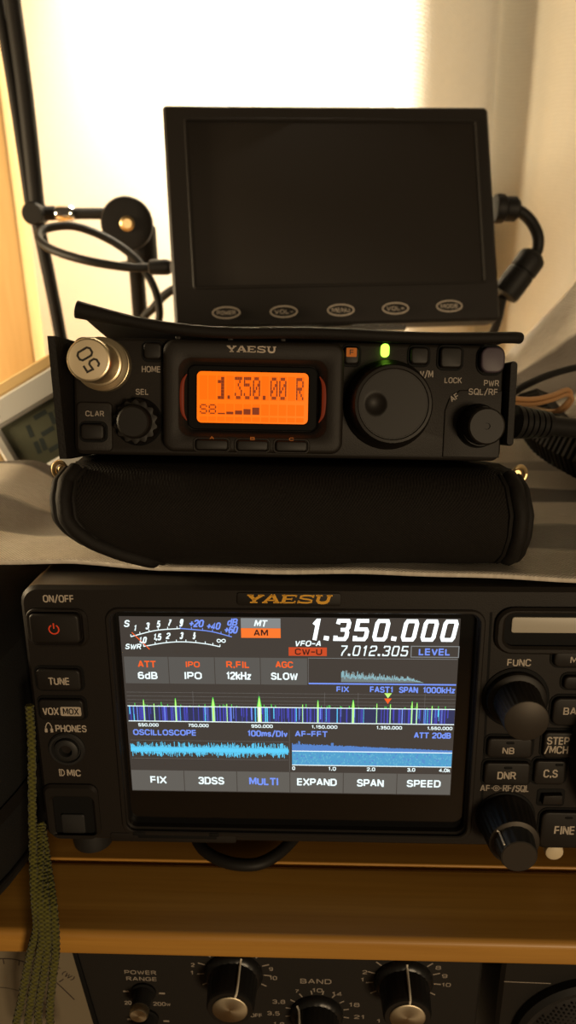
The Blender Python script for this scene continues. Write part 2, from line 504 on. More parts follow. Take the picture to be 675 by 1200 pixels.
# sans-serif capitals, figures and a few small letters as pen strokes in a box of the given width
SANS = {
    '0': (0.62, [_box(0, .62)]), 'O': (0.72, [_box(0, .72, c=.2)]), 'Q': (0.72, [_box(0, .72, c=.2), [(.42, .28), (.74, -.06)]]),
    '1': (0.34, [[(.04, .76), (.26, 1), (.26, 0)]]), 'I': (0.06, [[(.03, 1), (.03, 0)]]),
    '2': (0.60, [[(0, .76), (0, .86), (.15, 1), (.46, 1), (.6, .86), (.6, .62), (.02, .12), (.02, 0), (.62, 0)]]),
    '3': (0.60, [[(0, .8), (.14, 1), (.46, 1), (.58, .88), (.58, .64), (.46, .53), (.2, .53)], [(.46, .53), (.6, .4), (.6, .14), (.46, 0), (.14, 0), (0, .2)]]),
    '4': (0.62, [[(.46, 0), (.46, 1), (0, .28), (0, .24), (.64, .24)]]),
    '5': (0.60, [[(.56, 1), (.06, 1), (.03, .56), (.46, .6), (.6, .46), (.6, .14), (.46, 0), (.14, 0), (0, .18)]]),
    '6': (0.60, [[(.56, .86), (.44, 1), (.16, 1), (0, .84), (0, .14), (.14, 0), (.46, 0), (.6, .14), (.6, .44), (.46, .58), (.04, .54)]]),
    '7': (0.58, [[(0, 1), (.58, 1), (.58, .88), (.22, .3), (.18, 0)]]),
    '8': (0.60, [[(.14, .54), (.03, .66), (.03, .88), (.15, 1), (.45, 1), (.57, .88), (.57, .66), (.46, .54), (.14, .54), (0, .4), (0, .14), (.14, 0), (.46, 0), (.6, .14), (.6, .4), (.46, .54)]]),
    '9': (0.60, [[(.04, .14), (.16, 0), (.44, 0), (.6, .16), (.6, .86), (.46, 1), (.14, 1), (0, .86), (0, .56), (.14, .42), (.56, .46)]]),
    'A': (0.70, [[(0, 0), (.32, 1), (.38, 1), (.70, 0)], [(.13, .32), (.57, .32)]]),
    'B': (0.62, [[(0, .5), (.44, .5), (.62, .36), (.62, .14), (.48, 0), (0, 0), (0, 1), (.44, 1), (.57, .88), (.57, .64), (.44, .5)]]),
    'C': (0.68, [[(.68, .74), (.66, .84), (.5, 1), (.18, 1), (0, .82), (0, .18), (.18, 0), (.5, 0), (.66, .16), (.68, .26)]]),
    'D': (0.66, [[(0, 0), (0, 1), (.46, 1), (.66, .8), (.66, .2), (.46, 0), (0, 0)]]),
    'E': (0.56, [[(.56, 1), (0, 1), (0, 0), (.56, 0)], [(0, .52), (.5, .52)]]),
    'F': (0.54, [[(.54, 1), (0, 1), (0, 0)], [(0, .5), (.48, .5)]]),
    'G': (0.70, [[(.68, .78), (.66, .84), (.5, 1), (.18, 1), (0, .82), (0, .18), (.18, 0), (.5, 0), (.70, .14), (.70, .48), (.38, .48)]]),
    'H': (0.64, [[(0, 0), (0, 1)], [(.64, 0), (.64, 1)], [(0, .52), (.64, .52)]]),
    'K': (0.62, [[(0, 0), (0, 1)], [(.6, 1), (.06, .44)], [(.24, .6), (.64, 0)]]),
    'L': (0.52, [[(0, 1), (0, 0), (.52, 0)]]), 'M': (0.80, [[(0, 0), (0, 1), (.08, 1), (.40, .22), (.72, 1), (.80, 1), (.80, 0)]]),
    'N': (0.66, [[(0, 0), (0, 1), (.06, 1), (.60, 0), (.66, 0), (.66, 1)]]), 'P': (0.60, [[(0, 0), (0, 1), (.46, 1), (.6, .88), (.6, .58), (.46, .44), (0, .44)]]),
    'R': (0.64, [[(0, 0), (0, 1), (.46, 1), (.6, .88), (.6, .60), (.46, .47), (0, .47)], [(.36, .47), (.64, 0)]]),
    'S': (0.62, [[(.60, .78), (.58, .86), (.44, 1), (.16, 1), (.02, .86), (.02, .66), (.14, .55), (.48, .47), (.62, .36), (.62, .14), (.46, 0), (.14, 0), (0, .14), (0, .24)]]),
    'T': (0.62, [[(0, 1), (.62, 1)], [(.31, 1), (.31, 0)]]), 'U': (0.66, [[(0, 1), (0, .18), (.16, 0), (.5, 0), (.66, .18), (.66, 1)]]),
    'V': (0.66, [[(0, 1), (.30, 0), (.36, 0), (.66, 1)]]), 'W': (0.94, [[(0, 1), (.22, 0), (.26, 0), (.47, .9), (.68, 0), (.72, 0), (.94, 1)]]),
    'X': (0.66, [[(0, 0), (.66, 1)], [(0, 1), (.66, 0)]]), 'Y': (0.66, [[(0, 1), (.33, .46), (.66, 1)], [(.33, .46), (.33, 0)]]),
    'd': (0.52, [[(.5, 1), (.5, 0)], [(.5, .1), (.38, 0), (.13, 0), (0, .13), (0, .55), (.13, .68), (.38, .68), (.5, .58)]]),
    'k': (0.50, [[(0, 0), (0, 1)], [(.46, .68), (.06, .28)], [(.18, .42), (.5, 0)]]), 'z': (0.46, [[(0, .68), (.44, .68), (.44, .64), (.02, .04), (.02, 0), (.46, 0)]]),
    'm': (0.76, [[(0, 0), (0, .68)], [(0, .56), (.14, .68), (.28, .68), (.38, .56), (.38, 0)], [(.38, .56), (.52, .68), (.66, .68), (.76, .56), (.76, 0)]]),
    's': (0.46, [[(.45, .52), (.36, .68), (.10, .68), (0, .58), (0, .46), (.10, .37), (.36, .32), (.46, .22), (.46, .1), (.36, 0), (.1, 0), (0, .14)]]),
    'i': (0.06, [[(.03, 0), (.03, .68)], [(.03, .86), (.03, 1)]]), 'v': (0.50, [[(0, .68), (.23, 0), (.27, 0), (.5, .68)]]), 'w': (0.7, [[(0, .68), (.17, 0), (.35, .6), (.53, 0), (.7, .68)]]),
    '+': (0.52, [[(0, .46), (.52, .46)], [(.26, .72), (.26, .20)]]), '-': (0.40, [[(0, .46), (.40, .46)]]), '.': (0.10, [[(.05, -.06), (.05, .10)]]),
    '/': (0.44, [[(0, -.08), (.44, 1.08)]]), '(': (0.2, [[(.2, 1.1), (0, .75), (0, .25), (.2, -.1)]]), ')': (0.2, [[(0, 1.1), (.2, .75), (.2, .25), (0, -.1)]]), ' ': (0.25, []),
}


def pen_text(b, txt, x0, y0, x1, y1, z, m, shear=0.0, th=0.17, rot=None):
    """a word in SANS strokes, its ink filling the box x0..x1, y0..y1"""
    h = y1 - y0
    t = th * h
    gap = 0.30
    un = sum(SANS[c][0] for c in txt) + gap * (len(txt) - 1)
    hh = h - t
    w = (x1 - x0 - t - shear * h) / un
    x = x0 + t / 2
    k = 0
    for c in txt:
        cw, lines = SANS[c]
        for ln_ in lines:
            q = [(x + px * w + shear * (py * hh + t / 2), y0 + t / 2 + py * hh) for px, py in ln_]
            if len(q) == 2:
                d = Vector((q[1][0] - q[0][0], q[1][1] - q[0][1])).normalized() * (t * 0.42)
                q = [(q[0][0] - d.x, q[0][1] - d.y), (q[1][0] + d.x, q[1][1] + d.y)]
            if rot:
                q = [(rot[0] + (px - rot[0]) * rot[2] - (py - rot[1]) * rot[3], rot[1] + (px - rot[0]) * rot[3] + (py - rot[1]) * rot[2]) for px, py in q]
            cl = len(q) > 3 and Vector(q[0]) == Vector(q[-1])
            b.stroke(q[:-1] if cl else q, t, z + 0.001 * (k % 3), m, cl)
            k += 1
        x += (cw + gap) * w


def obj(name, b, parent=None, off=(0, 0, 0), scale=0.001, angle=38, smooth=True, doubles=False):
    me = bpy.data.meshes.new(name)
    me.from_pydata([((v[0] - off[0]) * scale, (v[1] - off[1]) * scale, (v[2] - off[2]) * scale) for v in b.v], [], b.f)
    for k in b.mats:
        me.materials.append(M[k])
    me.polygons.foreach_set('material_index', b.m)
    if b.uv:
        u = me.uv_layers.new(name='UVMap')
        for l in me.loops:
            u.data[l.index].uv = b.uv[l.vertex_index]
    if smooth:
        me.polygons.foreach_set('use_smooth', [True] * len(me.polygons))
        me.set_sharp_from_angle(angle=radians(angle))
    me.validate()
    me.update()
    o = bpy.data.objects.new(name, me)
    COL.objects.link(o)
    if parent:
        o.parent = parent
    return o


def tag(o, label, cat, group=None, kind=None):
    o['label'] = label
    o['category'] = cat
    if group:
        o['group'] = group
    if kind:
        o['kind'] = kind
    return o


class Thing:
    """an Empty at the base of a thing, turned like the thing; parts are given in mm on the thing's own face axes"""

    def __init__(s, name, label, cat, o, r=(1, 0, 0), u=(0, 0, 1), base=(0, 0, 0), group=None):
        r, u = Vector(r).normalized(), Vector(u)
        u = (u - r * u.dot(r)).normalized()
        n = r.cross(u)
        s.base = base
        e = bpy.data.objects.new(name, None)
        e.empty_display_size = 0.02
        COL.objects.link(e)
        p = Vector(o) + (r * base[0] + u * base[1] + n * base[2]) * 0.001
        e.matrix_world = Matrix(((r.x, u.x, n.x, p.x), (r.y, u.y, n.y, p.y), (r.z, u.z, n.z, p.z), (0, 0, 0, 1)))
        tag(e, label, cat, group)
        s.root = e

    def part(s, name, b, parent=None, label=None, **k):
        o = obj(name, b, parent or s.root, s.base, **k)
        if label:
            o['label'] = label
        return o


def world_thing(name, label, cat, base, group=None):
    """thing whose parts are given in metres in room coordinates"""
    e = bpy.data.objects.new(name, None)
    e.empty_display_size = 0.02
    COL.objects.link(e)
    e.location = base
    tag(e, label, cat, group)
    return e


def wobj(name, b, parent=None, base=(0, 0, 0), **k):
    o = obj(name, b, parent, base, scale=1.0, **k)
    if parent is None:
        o.location = base
    return o


# ------------------------------------------------------------------ lettering shapes of its own
def slab(b, txt, x0, y0, x1, y1, z, m, shear=0.0, gap=0.16):
    """wide slab-serif capitals built from strokes"""
    n = len(txt)
    w = (x1 - x0) / (n + gap * (n - 1))
    h = y1 - y0
    T, t = 0.23 * w, 0.15 * h

    for i, ch in enumerate(txt):
        ox = x0 + i * w * (1 + gap)

        def X(p):
            return (ox + p[0] * w + shear * p[1] * h, y0 + p[1] * h)

        def st(pts, wd, closed=False):
            b.stroke([X(p) for p in pts], wd, z, m, closed)
        e = 0.075
        if ch == 'Y':
            st([(0.10, 1 - e), (0.50, 0.42)], T)
            st([(0.90, 1 - e), (0.50, 0.42)], T * 0.75)
            st([(0.50, 0.48), (0.50, 0.03)], T)
            st([(-0.05, 1 - e), (0.36, 1 - e)], t)
            st([(0.64, 1 - e), (1.05, 1 - e)], t)
            st([(0.26, e), (0.74, e)], t)
        elif ch == 'A':
            st([(0.08, e), (0.46, 1.0)], T * 0.7)
            st([(0.92, e), (0.50, 1.0)], T)
            st([(0.26, 0.34), (0.76, 0.34)], t)
            st([(-0.06, e), (0.30, e)], t)
            st([(0.66, e), (1.06, e)], t)
            st([(0.34, 1 - e), (0.58, 1 - e)], t)
        elif ch == 'E':
            st([(0.20, 0.0), (0.20, 1.0)], T)
            st([(0.0, e), (0.98, e)], t)
            st([(0.0, 1 - e), (0.96, 1 - e)], t)
            st([(0.20, 0.5), (0.68, 0.5)], t)
            st([(0.68, 0.36), (0.68, 0.64)], t * 0.8)
            st([(0.93, 0.0), (0.93, 0.30)], t)
            st([(0.91, 0.72), (0.91, 1.0)], t)
        elif ch == 'S':
            st([(0.05, 0.34), (0.10, 0.14), (0.34, e), (0.68, e), (0.90, 0.16), (0.88, 0.36), (0.66, 0.47), (0.34, 0.53), (0.12, 0.64), (0.12, 0.84), (0.34, 1 - e), (0.66, 1 - e), (0.88, 0.86), (0.93, 0.68)], t * 1.25)
            st([(0.05, 0.0), (0.05, 0.34)], t * 0.9)
            st([(0.93, 0.68), (0.93, 1.0)], t * 0.9)
        elif ch == 'U':
            st([(0.18, 1.0), (0.18, 0.34), (0.28, 0.14), (0.46, e), (0.62, e), (0.78, 0.16), (0.84, 0.36), (0.84, 1.0)], T * 0.85)
            st([(-0.03, 1 - e), (0.40, 1 - e)], t)
            st([(0.66, 1 - e), (1.04, 1 - e)], t)


DIG = {
    '0': ([(0.12, 0.06), (0.88, 0.06), (1, 0.18), (1, 0.82), (0.88, 0.94), (0.12, 0.94), (0, 0.82), (0, 0.18)], True),
    '1': ([(0.15, 0.74), (0.55, 0.94), (0.62, 0.94), (0.62, 0.0)], False),
    '2': ([(0, 0.74), (0, 0.84), (0.12, 0.94), (0.88, 0.94), (1, 0.82), (1, 0.62), (0.88, 0.52), (0.12, 0.46), (0, 0.34), (0, 0.06), (1, 0.06)], False),
    '3': ([(0, 0.78), (0.04, 0.94), (0.88, 0.94), (1, 0.84), (1, 0.62), (0.86, 0.51), (0.35, 0.51), (0.86, 0.51), (1, 0.38), (1, 0.18), (0.88, 0.06), (0.04, 0.06), (0, 0.22)], False),
    '5': ([(0.98, 0.94), (0.02, 0.94), (0.02, 0.54), (0.88, 0.54), (1, 0.44), (1, 0.18), (0.88, 0.06), (0.04, 0.06), (0, 0.22)], False),
    '7': ([(0, 0.94), (1, 0.94), (1, 0.8), (0.45, 0.3), (0.38, 0.0)], False),
}


def digits(b, txt, x0, y0, x1, y1, z, m, th=0.24, shear=0.18, gap=0.30):
    h = y1 - y0
    un = sum(0.30 if c == '.' else (0.75 if c == '1' else 1.0) for c in txt) + gap * (len(txt) - 1)
    w = (x1 - x0 - shear * h) / un
    x = x0
    for c in txt:
        if c == '.':
            cx = x + 0.15 * w
            b.stroke([(cx, y0), (cx + shear * 0.2 * h, y0 + 0.2 * h)], 0.34 * w, z, m)
            x += w * (0.30 + gap)
            continue
        cw = 0.75 if c == '1' else 1.0
        pts, cl = DIG[c]
        t = th * w
        q = [(x + t / 2 + px * (w * cw - t) + shear * py * h, y0 + py * h) for px, py in pts]
        if c == '3':
            b.stroke(q[:7], t, z, m)
            b.stroke(q[6:], t, z + 0.004, m)
        else:
            b.stroke(q, t, z, m, cl)
        x += w * (cw + gap)


PIX = {
    '1': ['01', '11', '01', '01', '01', '01', '11'], '.': ['1'],
    '3': ['11111', '00010', '00100', '00010', '00001', '10001', '01110'],
    '5': ['11111', '10000', '11110', '00001', '00001', '10001', '01110'],
    '0': ['01110', '10001', '10011', '10101', '11001', '10001', '01110'],
    'R': ['11110', '10001', '10001', '11110', '10100', '10010', '10001'],
    'S': ['01110', '10001', '10000', '01110', '00001', '10001', '01110'],
    '8': ['01110', '10001', '10001', '01110', '10001', '10001', '01110'],
}


def pixels(b, ch, x0, y0, x1, y1, z, m):
    rows = PIX[ch]
    nx, ny = len(rows[0]), len(rows)
    px, py = (x1 - x0) / nx, (y1 - y0) / ny
    for j, r in enumerate(rows):
        for i, c in enumerate(r):
            if c == '1':
                b.quad(x0 + i * px + 0.02, y1 - (j + 1) * py + 0.02, x0 + (i + 1) * px - 0.02, y1 - j * py - 0.02, z, m)


# ------------------------------------------------------------------ the setting
b = B()
b.add([(-1.6, 0.70, 0.0), (1.6, 0.70, 0.0), (1.6, 0.70, 2.5), (-1.6, 0.70, 2.5), (-1.6, 0.80, 0.0), (1.6, 0.80, 0.0), (1.6, 0.80, 2.5), (-1.6, 0.80, 2.5)],
      [[0, 1, 2, 3], [5, 4, 7, 6], [4, 0, 3, 7], [1, 5, 6, 2], [3, 2, 6, 7], [4, 5, 1, 0]], 'wall')
wobj('wall_back', b, smooth=False)['kind'] = 'structure'

b = B()
pts = rrect(0.20, 0.025, 0.002, 3, -0.3035, 0.5625)
b.loft([[(x, y, 0.0005) for x, y in pts], [(x, y, 2.3) for x, y in pts]], 'trim')
wobj('trim_1', b)['kind'] = 'structure'

b = B()
b.add([(-1.6, -2.6, -0.001), (1.6, -2.6, -0.001), (1.6, 0.80, -0.001), (-1.6, 0.80, -0.001), (-1.6, -2.6, -0.05), (1.6, -2.6, -0.05), (1.6, 0.80, -0.05), (-1.6, 0.80, -0.05)],
      [[0, 1, 2, 3], [7, 6, 5, 4], [4, 5, 1, 0], [5, 6, 2, 1], [6, 7, 3, 2], [7, 4, 0, 3]], 'floorwood')
wobj('floor', b, smooth=False)['kind'] = 'structure'

# ------------------------------------------------------------------ curtain
b = B()
prof = [(0.0385, 0.668), (0.0395, 0.655), (0.045, 0.646), (0.054, 0.640), (0.060, 0.628), (0.070, 0.620), (0.085, 0.617), (0.100, 0.616), (0.116, 0.618),
        (0.121, 0.626), (0.124, 0.645), (0.128, 0.652), (0.138, 0.646), (0.152, 0.632), (0.166, 0.612), (0.185, 0.598), (0.215, 0.592), (0.25, 0.592), (0.28, 0.600),
        (0.31, 0.622), (0.34, 0.628), (0.37, 0.612), (0.40, 0.600), (0.44, 0.602), (0.48, 0.622), (0.52, 0.630), (0.56, 0.612), (0.60, 0.602)]
pp = smooth_path([(x, y, 0) for x, y in prof], 5)
NZ = 24
vs_, fs_ = [], []
for j in range(NZ + 1):
    z = 0.80 + j * (2.05 - 0.80) / NZ
    for p in pp:
        k = 1.0 + 0.05 * sin(z * 5 + p.x * 20)
        vs_.append((p.x + 0.004 * sin(z * 6.0), 0.66 - (0.66 - p.y) * k, z))
n = len(pp)
for j in range(NZ):
    for i in range(n - 1):
        a = j * n + i
        fs_.append([a, a + 1, a + n + 1, a + n])
b.add(vs_, fs_, 'curtain')
cu = wobj('curtain', b, base=(0, 0, 0))
md = cu.modifiers.new('thickness', 'SOLIDIFY')
md.thickness = 0.0015
md.offset = 1
tag(cu, 'cream woven window curtain hanging in folds behind the right side of the monitor', 'curtain')

# ------------------------------------------------------------------ shelf boards
SY = 0.182


def board(x0, x1, y0, y1, z0, z1, r):
    b = B()
    prof = rrect(y1 - y0, z1 - z0, r, 8, (y0 + y1) / 2, (z0 + z1) / 2)
    b.loft([[(x1, y, z) for y, z in prof], [(x0, y, z) for y, z in prof]], 'shelf')
    return b


sh = world_thing('shelf', 'orange pine shelf board that the big radio stands on', 'shelf', (0, SY, 0.99))
wobj('front_plank', board(-0.5, 0.5, SY, 0.2125, 0.9900, 1.0, 0.0022), sh, (0, SY, 0.99), smooth=False)
wobj('rear_plank', board(-0.5, 0.5, 0.2130, 0.545, 0.9900, 1.0004, 0.0006), sh, (0, SY, 0.99), smooth=False)

# ------------------------------------------------------------------ big transceiver
DXO, DXU = (-0.0089, 0.2116, 1.0675), (0.0, 0.07846, 0.99692)
dx = Thing('tabletop_transceiver', 'large black radio with a lit colour spectrum screen, standing on the pine shelf', 'radio',
           DXO, (1, 0, 0), DXU, (49, -66.5, -120))
b = B()
P0 = 3.0
L0, R0, BT, TP = -84.2, 182.0, -50.5, 43.9
# face as a frame round the display window, then the body behind it
outer = rrect(R0 - L0, TP - BT, 6.0, 6, (L0 + R0) / 2, (TP + BT) / 2)
inner = rrect(114.5, 80.5, 3.0, 6, 1.6, -5.3)
b.ring(outer, inner, -12, P0, 'radio', 1.2, floor=-2.0)
# joint grooves and raised border of the window
b.ring(rrect(118.5, 84.5, 4.5, 6, 1.8, -5.4), rrect(115.5, 81.5, 3.4, 6, 1.7, -5.3), P0 - 0.5, P0 + 0.8, 'radio', 0.35)
for pts in ([(62.6, 36), (62.9, 20), (64.2, -44)],):
    b.stroke(pts, 0.8, P0 + 0.03, 'deep')
# chassis
b.box(L0 + 2, -46, -232, R0 - 2, 43.2, -10, 'radio', 2.0)
b.box(L0 + 9, -49.5, -9, L0 + 60, -45, -2, 'radio', 0.6)
hb = b

# display window: black glass round the lit screen
b = B()
b.plate(-55.8, -45.7, 59.0, 35.1, -4.0, -0.25, 3.0, 'gloss', 0.0)
dx.part('display_window', b)

# lit display
b = B()
Z = 0.0
b.add([(-54.0, -32.4, -0.2), (54.0, -32.4, -0.2), (54.0, 32.4, -0.2), (-54.0, 32.4, -0.2), (-54.0, -32.4, Z), (54.0, -32.4, Z), (54.0, 32.4, Z), (-54.0, 32.4, Z)],
      [[0, 1, 5, 4], [1, 2, 6, 5], [2, 3, 7, 6], [3, 0, 4, 7], [4, 5, 6, 7]], 's_bg')
z1, z2, z3 = 0.03, 0.06, 0.09
b.quad(-53.4, 8.7, 5.9, 18.3, z1, 's_bar')
for x in (-39.0, -24.0, -9.2):
    b.quad(x - 0.12, 8.7, x + 0.12, 18.3, z2, 's_bg')
b.quad(-53.9, -32.1, 53.9, -24.2, z1, 's_bot')
for k in range(1, 6):
    x = -53.9 + k * 17.97
    b.quad(x - 0.12, -32.1, x + 0.12, -24.2, z2, 's_bg')
b.quad(-15.1, 28.7, -2.5, 32.1, z1, 's_grey')
b.quad(-15.1, 25.3, -2.5, 28.65, z1, 's_ob')
b.quad(0.0, 19.1, 12.2, 22.1, z1, 's_rb')
LV = [(39.0, 19.0), (54.0, 19.0), (54.0, 22.8), (39.0, 22.8)]
b.stroke(LV, 0.28, z1, 's_grey', True)
TXT = [
    ('S', -52.7, 28.8, -50.4, 31.2, 'w', 1), ('1', -49.7, 27.3, -48.3, 29.6, 'w', 1), ('3', -45.8, 28.0, -44.1, 30.4, 'w', 1),
    ('5', -42.2, 28.7, -40.5, 31.1, 'w', 1), ('7', -38.6, 29.1, -37.1, 31.5, 'w', 1), ('9', -34.9, 29.1, -33.2, 31.7, 'w', 1),
    ('+20', -31.8, 28.9, -26.6, 31.5, 'b', 1), ('+40', -26.2, 28.1, -21.3, 30.6, 'b', 1), ('dB', -19.6, 29.5, -15.8, 32.0, 'b', 1),
    ('+60', -20.6, 26.8, -15.8, 29.4, 'b', 1), ('1.0', -48.3, 23.1, -45.3, 25.4, 'w', 1), ('1.5', -43.6, 24.2, -40.4, 26.6, 'w', 1),
    ('2', -39.4, 24.7, -37.6, 26.9, 'w', 1), ('3', -35.0, 24.7, -33.4, 27.1, 'w', 1), ('5', -30.8, 24.7, -29.4, 27.1, 'w', 1),
    ('SWR', -52.8, 21.0, -47.2, 22.9, 'w', 1), ('MT', -11.0, 29.2, -6.5, 31.5, 'w', 1), ('AM', -11.1, 25.9, -6.5, 28.2, 'd', 0),
    ('ATT', -49.0, 14.5, -43.1, 16.9, 'o', 0), ('IPO', -33.4, 14.7, -28.8, 16.8, 'o', 0), ('R.FIL', -20.2, 14.6, -12.6, 17.0, 'o', 0),
    ('AGC', -4.3, 14.8, 1.4, 17.1, 'o', 0), ('6dB', -49.2, 10.3, -42.8, 12.9, 'w', 0), ('IPO', -34.0, 10.4, -28.3, 13.0, 'w', 0),
    ('12kHz', -20.4, 10.4, -12.2, 13.2, 'w', 0), ('SLOW', -5.8, 10.5, 2.9, 13.1, 'w', 0), ('VFO-A', 1.8, 22.5, 10.7, 24.5, 'w', 1),
    ('CW-U', 2.0, 19.5, 10.7, 21.7, 'd', 0), ('LEVEL', 41.4, 19.7, 51.4, 22.1, 'b', 0), ('FIX', 15.4, 6.3, 19.4, 8.3, 'b', 0),
    ('FAST1', 26.2, 6.2, 33.7, 8.4, 'b', 0), ('SPAN', 35.6, 6.2, 41.7, 8.4, 'b', 0), ('1000kHz', 43.2, 6.2, 53.6, 8.4, 'b', 0),
    ('550.000', -50.3, -7.3, -43.5, -6.1, 'w', 0), ('750.000', -33.6, -7.3, -26.8, -6.1, 'w', 0), ('950.000', -12.6, -7.3, -5.5, -6.1, 'w', 0),
    ('OSCILLOSCOPE', -52.2, -10.6, -31.0, -8.4, 'b', 0), ('100ms/Div', -14.0, -10.6, -0.6, -8.3, 'b', 0), ('FIX', -47.5, -29.3, -42.0, -26.5, 'w', 0),
    ('3DSS', -31.2, -29.4, -22.3, -26.5, 'w', 0), ('MULTI', -13.8, -29.4, -3.9, -26.5, 'b', 0), ('1.150.000', 7.3, -7.3, 15.8, -6.1, 'w', 0),
    ('1.350.000', 28.6, -7.3, 37.0, -6.1, 'w', 0), ('1.550.000', 45.2, -7.3, 53.4, -6.1, 'w', 0), ('AF-FFT', 1.8, -10.5, 12.6, -8.3, 'b', 0),
    ('ATT 20dB', 41.0, -10.5, 53.1, -8.3, 'b', 0), ('0', 0.8, -23.3, 1.8, -21.9, 'w', 0), ('1.0', 12.9, -23.3, 15.5, -21.9, 'w', 0),
    ('2.0', 25.8, -23.3, 28.6, -21.9, 'w', 0), ('3.0', 39.2, -23.3, 41.9, -21.9, 'w', 0), ('4.0k', 49.8, -23.3, 53.5, -21.9, 'w', 0),
    ('EXPAND', 2.4, -29.3, 15.8, -26.5, 'w', 0), ('SPAN', 22.6, -29.4, 31.6, -26.5, 'w', 0), ('SPEED', 39.3, -29.3, 50.6, -26.5, 'w', 0)]
for t, x0, y0, x1, y1, c, it in TXT:
    b.text(t, x0, y0, x1, y1, z3, 's_' + c, 0.24 if it else 0.0, 0.19)
digits(b, '1.350.000', 6.2, 24.7, 53.7, 31.9, z3, 's_big', 0.27)
digits(b, '7.012.305', 16.0, 19.3, 38.4, 22.9, z3, 's_w', 0.20)
# meter arcs, needle, infinity sign
arc1 = smooth_path([(-50.6, 25.4, 0), (-42.6, 27.6, 0), (-34.5, 28.4, 0)], 8)
b.stroke([(p.x, p.y) for p in arc1], 0.32, z2, 's_w')
arc1b = smooth_path([(-34.5, 28.4, 0), (-25.2, 27.5, 0), (-18.1, 25.6, 0)], 8)
b.stroke([(p.x, p.y) for p in arc1b], 0.32, z2, 's_b')
arc2 = smooth_path([(-46.7, 22.0, 0), (-39.2, 23.4, 0), (-32.9, 23.7, 0), (-26.7, 23.1, 0), (-22.0, 22.1, 0)], 6)
b.stroke([(p.x, p.y) for p in arc2], 0.32, z2, 's_w')
for q, mm in ((arc1, 's_w'), (arc1b, 's_b'), (arc2, 's_w')):
    for p in q[::3]:
        b.quad(p.x - 0.12, p.y, p.x + 0.12, p.y + 0.8, z2, mm)
b.stroke([(-50.2, 26.9), (-44.8, 21.0)], 0.3, z3, 's_o')
inf = [(-21.55 + 1.35 * cos(a) / (1 + sin(a) ** 2), 24.2 + 1.5 * sin(a) * cos(a) / (1 + sin(a) ** 2)) for a in [2 * pi * k / 24 for k in range(24)]]
b.stroke(inf[:13], 0.3, z2, 's_w')
b.stroke(inf[12:] + inf[:1], 0.3, z3, 's_w')
# small audio scope at the right
rnd = random.Random(5)
b.quad(6.2, 18.25, 53.8, 18.4, z1, 's_grey')
b.quad(6.2, 9.2, 6.35, 18.3, z1, 's_line')
b.quad(6.4, 9.0, 53.8, 9.5, z2, 's_b')
for k in range(78):
    x = 16.9 + k * 0.34
    f = k / 77
    h = 4.4 * (1 - 0.62 * f) * (0.55 + 0.45 * rnd.random()) * (1.0 if f < 0.85 else (1 - f) / 0.15)
    b.quad(x, 9.9, x + 0.3, 10.0 + h, z1, 's_haze')
    b.quad(x, 9.9 + h * 0.45, x + 0.2, 10.0 + h * (0.7 + 0.3 * rnd.random()), z2, 's_c2')
# spectrum grid, trace and waterfall
for y in (5.4, 4.0, 2.6, 1.4):
    b.quad(-53.4, y, 53.9, y + 0.1, z1, 's_line')
for x in (-31.6, -10.0, 11.5, 22.4, 44.0):
    b.quad(x, 0.4, x + 0.1, 6.0, z1, 's_line')
b.quad(-53.4, -5.2, 53.9, 0.2, z1, 's_v2')
b.quad(-53.4, 0.2, 53.9, 0.5, z3, 's_w')
b.quad(-53.4, -5.4, 53.9, -5.1, z3, 's_w')
PK = [(-48.0, 2.4, 0.45), (-37.4, 3.0, 0.6), (-25.0, 3.4, 1.1), (-9.8, 4.0, 1.3), (9.4, 2.8, 0.6), (20.9, 3.0, 0.9), (28.6, 1.8, 0.3), (40.0, 2.7, 0.5), (41.6, 2.3, 0.4), (-44.6, 0.9, 0.3), (-20.5, 1.1, 0.3), (4.4, 1.2, 0.3), (33.0, 1.6, 0.3), (46.5, 1.2, 0.3)]
for x, h, w in PK:
    w *= 0.62
    b.add([(x - w, 0.4, z2), (x + w, 0.4, z2), (x + 0.12, 0.4 + h, z2), (x - 0.12, 0.4 + h, z2)], [[0, 1, 2, 3]], 's_g')
    b.add([(x - w * 0.6, 0.4, z3), (x + w * 0.6, 0.4, z3), (x + 0.1, 0.4 + h * 0.85, z3), (x - 0.1, 0.4 + h * 0.85, z3)], [[0, 1, 2, 3]], 's_y')
    b.quad(x - w * 0.8, -5.1, x + w * 0.8, 0.2, z2, 's_c2' if w < 0.8 else 's_y')
    b.quad(x - w * 0.45, -5.1, x + w * 0.45, 0.2, z3, 's_y' if w < 0.8 else 's_w')
for k in range(190):
    x = rnd.uniform(-53.2, 53.4)
    w = rnd.uniform(0.12, 0.4)
    y0 = -5.1 if rnd.random() < 0.7 else rnd.uniform(-5.0, -2.0)
    b.quad(x, y0, x + w, 0.2, z1 + 0.01 + k * 0.0001, rnd.choice(['s_v', 's_v', 's_v', 's_b', 's_v', 's_c'] if rnd.random() < 0.6 else ['s_v']))
for k in range(110):
    x = rnd.uniform(-53.2, 53.4)
    b.quad(x, 0.4, x + 0.2, 0.5 + rnd.random() ** 3 * 1.4, z2, 's_g')
b.add([(30.9, 6.0, z3), (33.3, 6.0, z3), (32.1, 4.2, z3)], [[0, 2, 1]], 's_y')
b.add([(30.9, 4.1, z3), (33.3, 4.1, z3), (32.1, 2.1, z3)], [[0, 2, 1]], 's_o')
# oscilloscope trace
for y in (-12.6, -19.6):
    b.quad(-53.4, y, -0.4, y + 0.1, z1, 's_line')
for k in range(230):
    x = -53.4 + k * 0.23
    a = 0.9 + 2.1 * rnd.random() ** 1.4
    c = 0.9 + 2.1 * rnd.random() ** 1.4
    b.quad(x, -16.0 - c, x + 0.2, -16.0 + a, z2, 's_c')
b.quad(-53.4, -16.6, -0.3, -15.4, z3, 's_c')
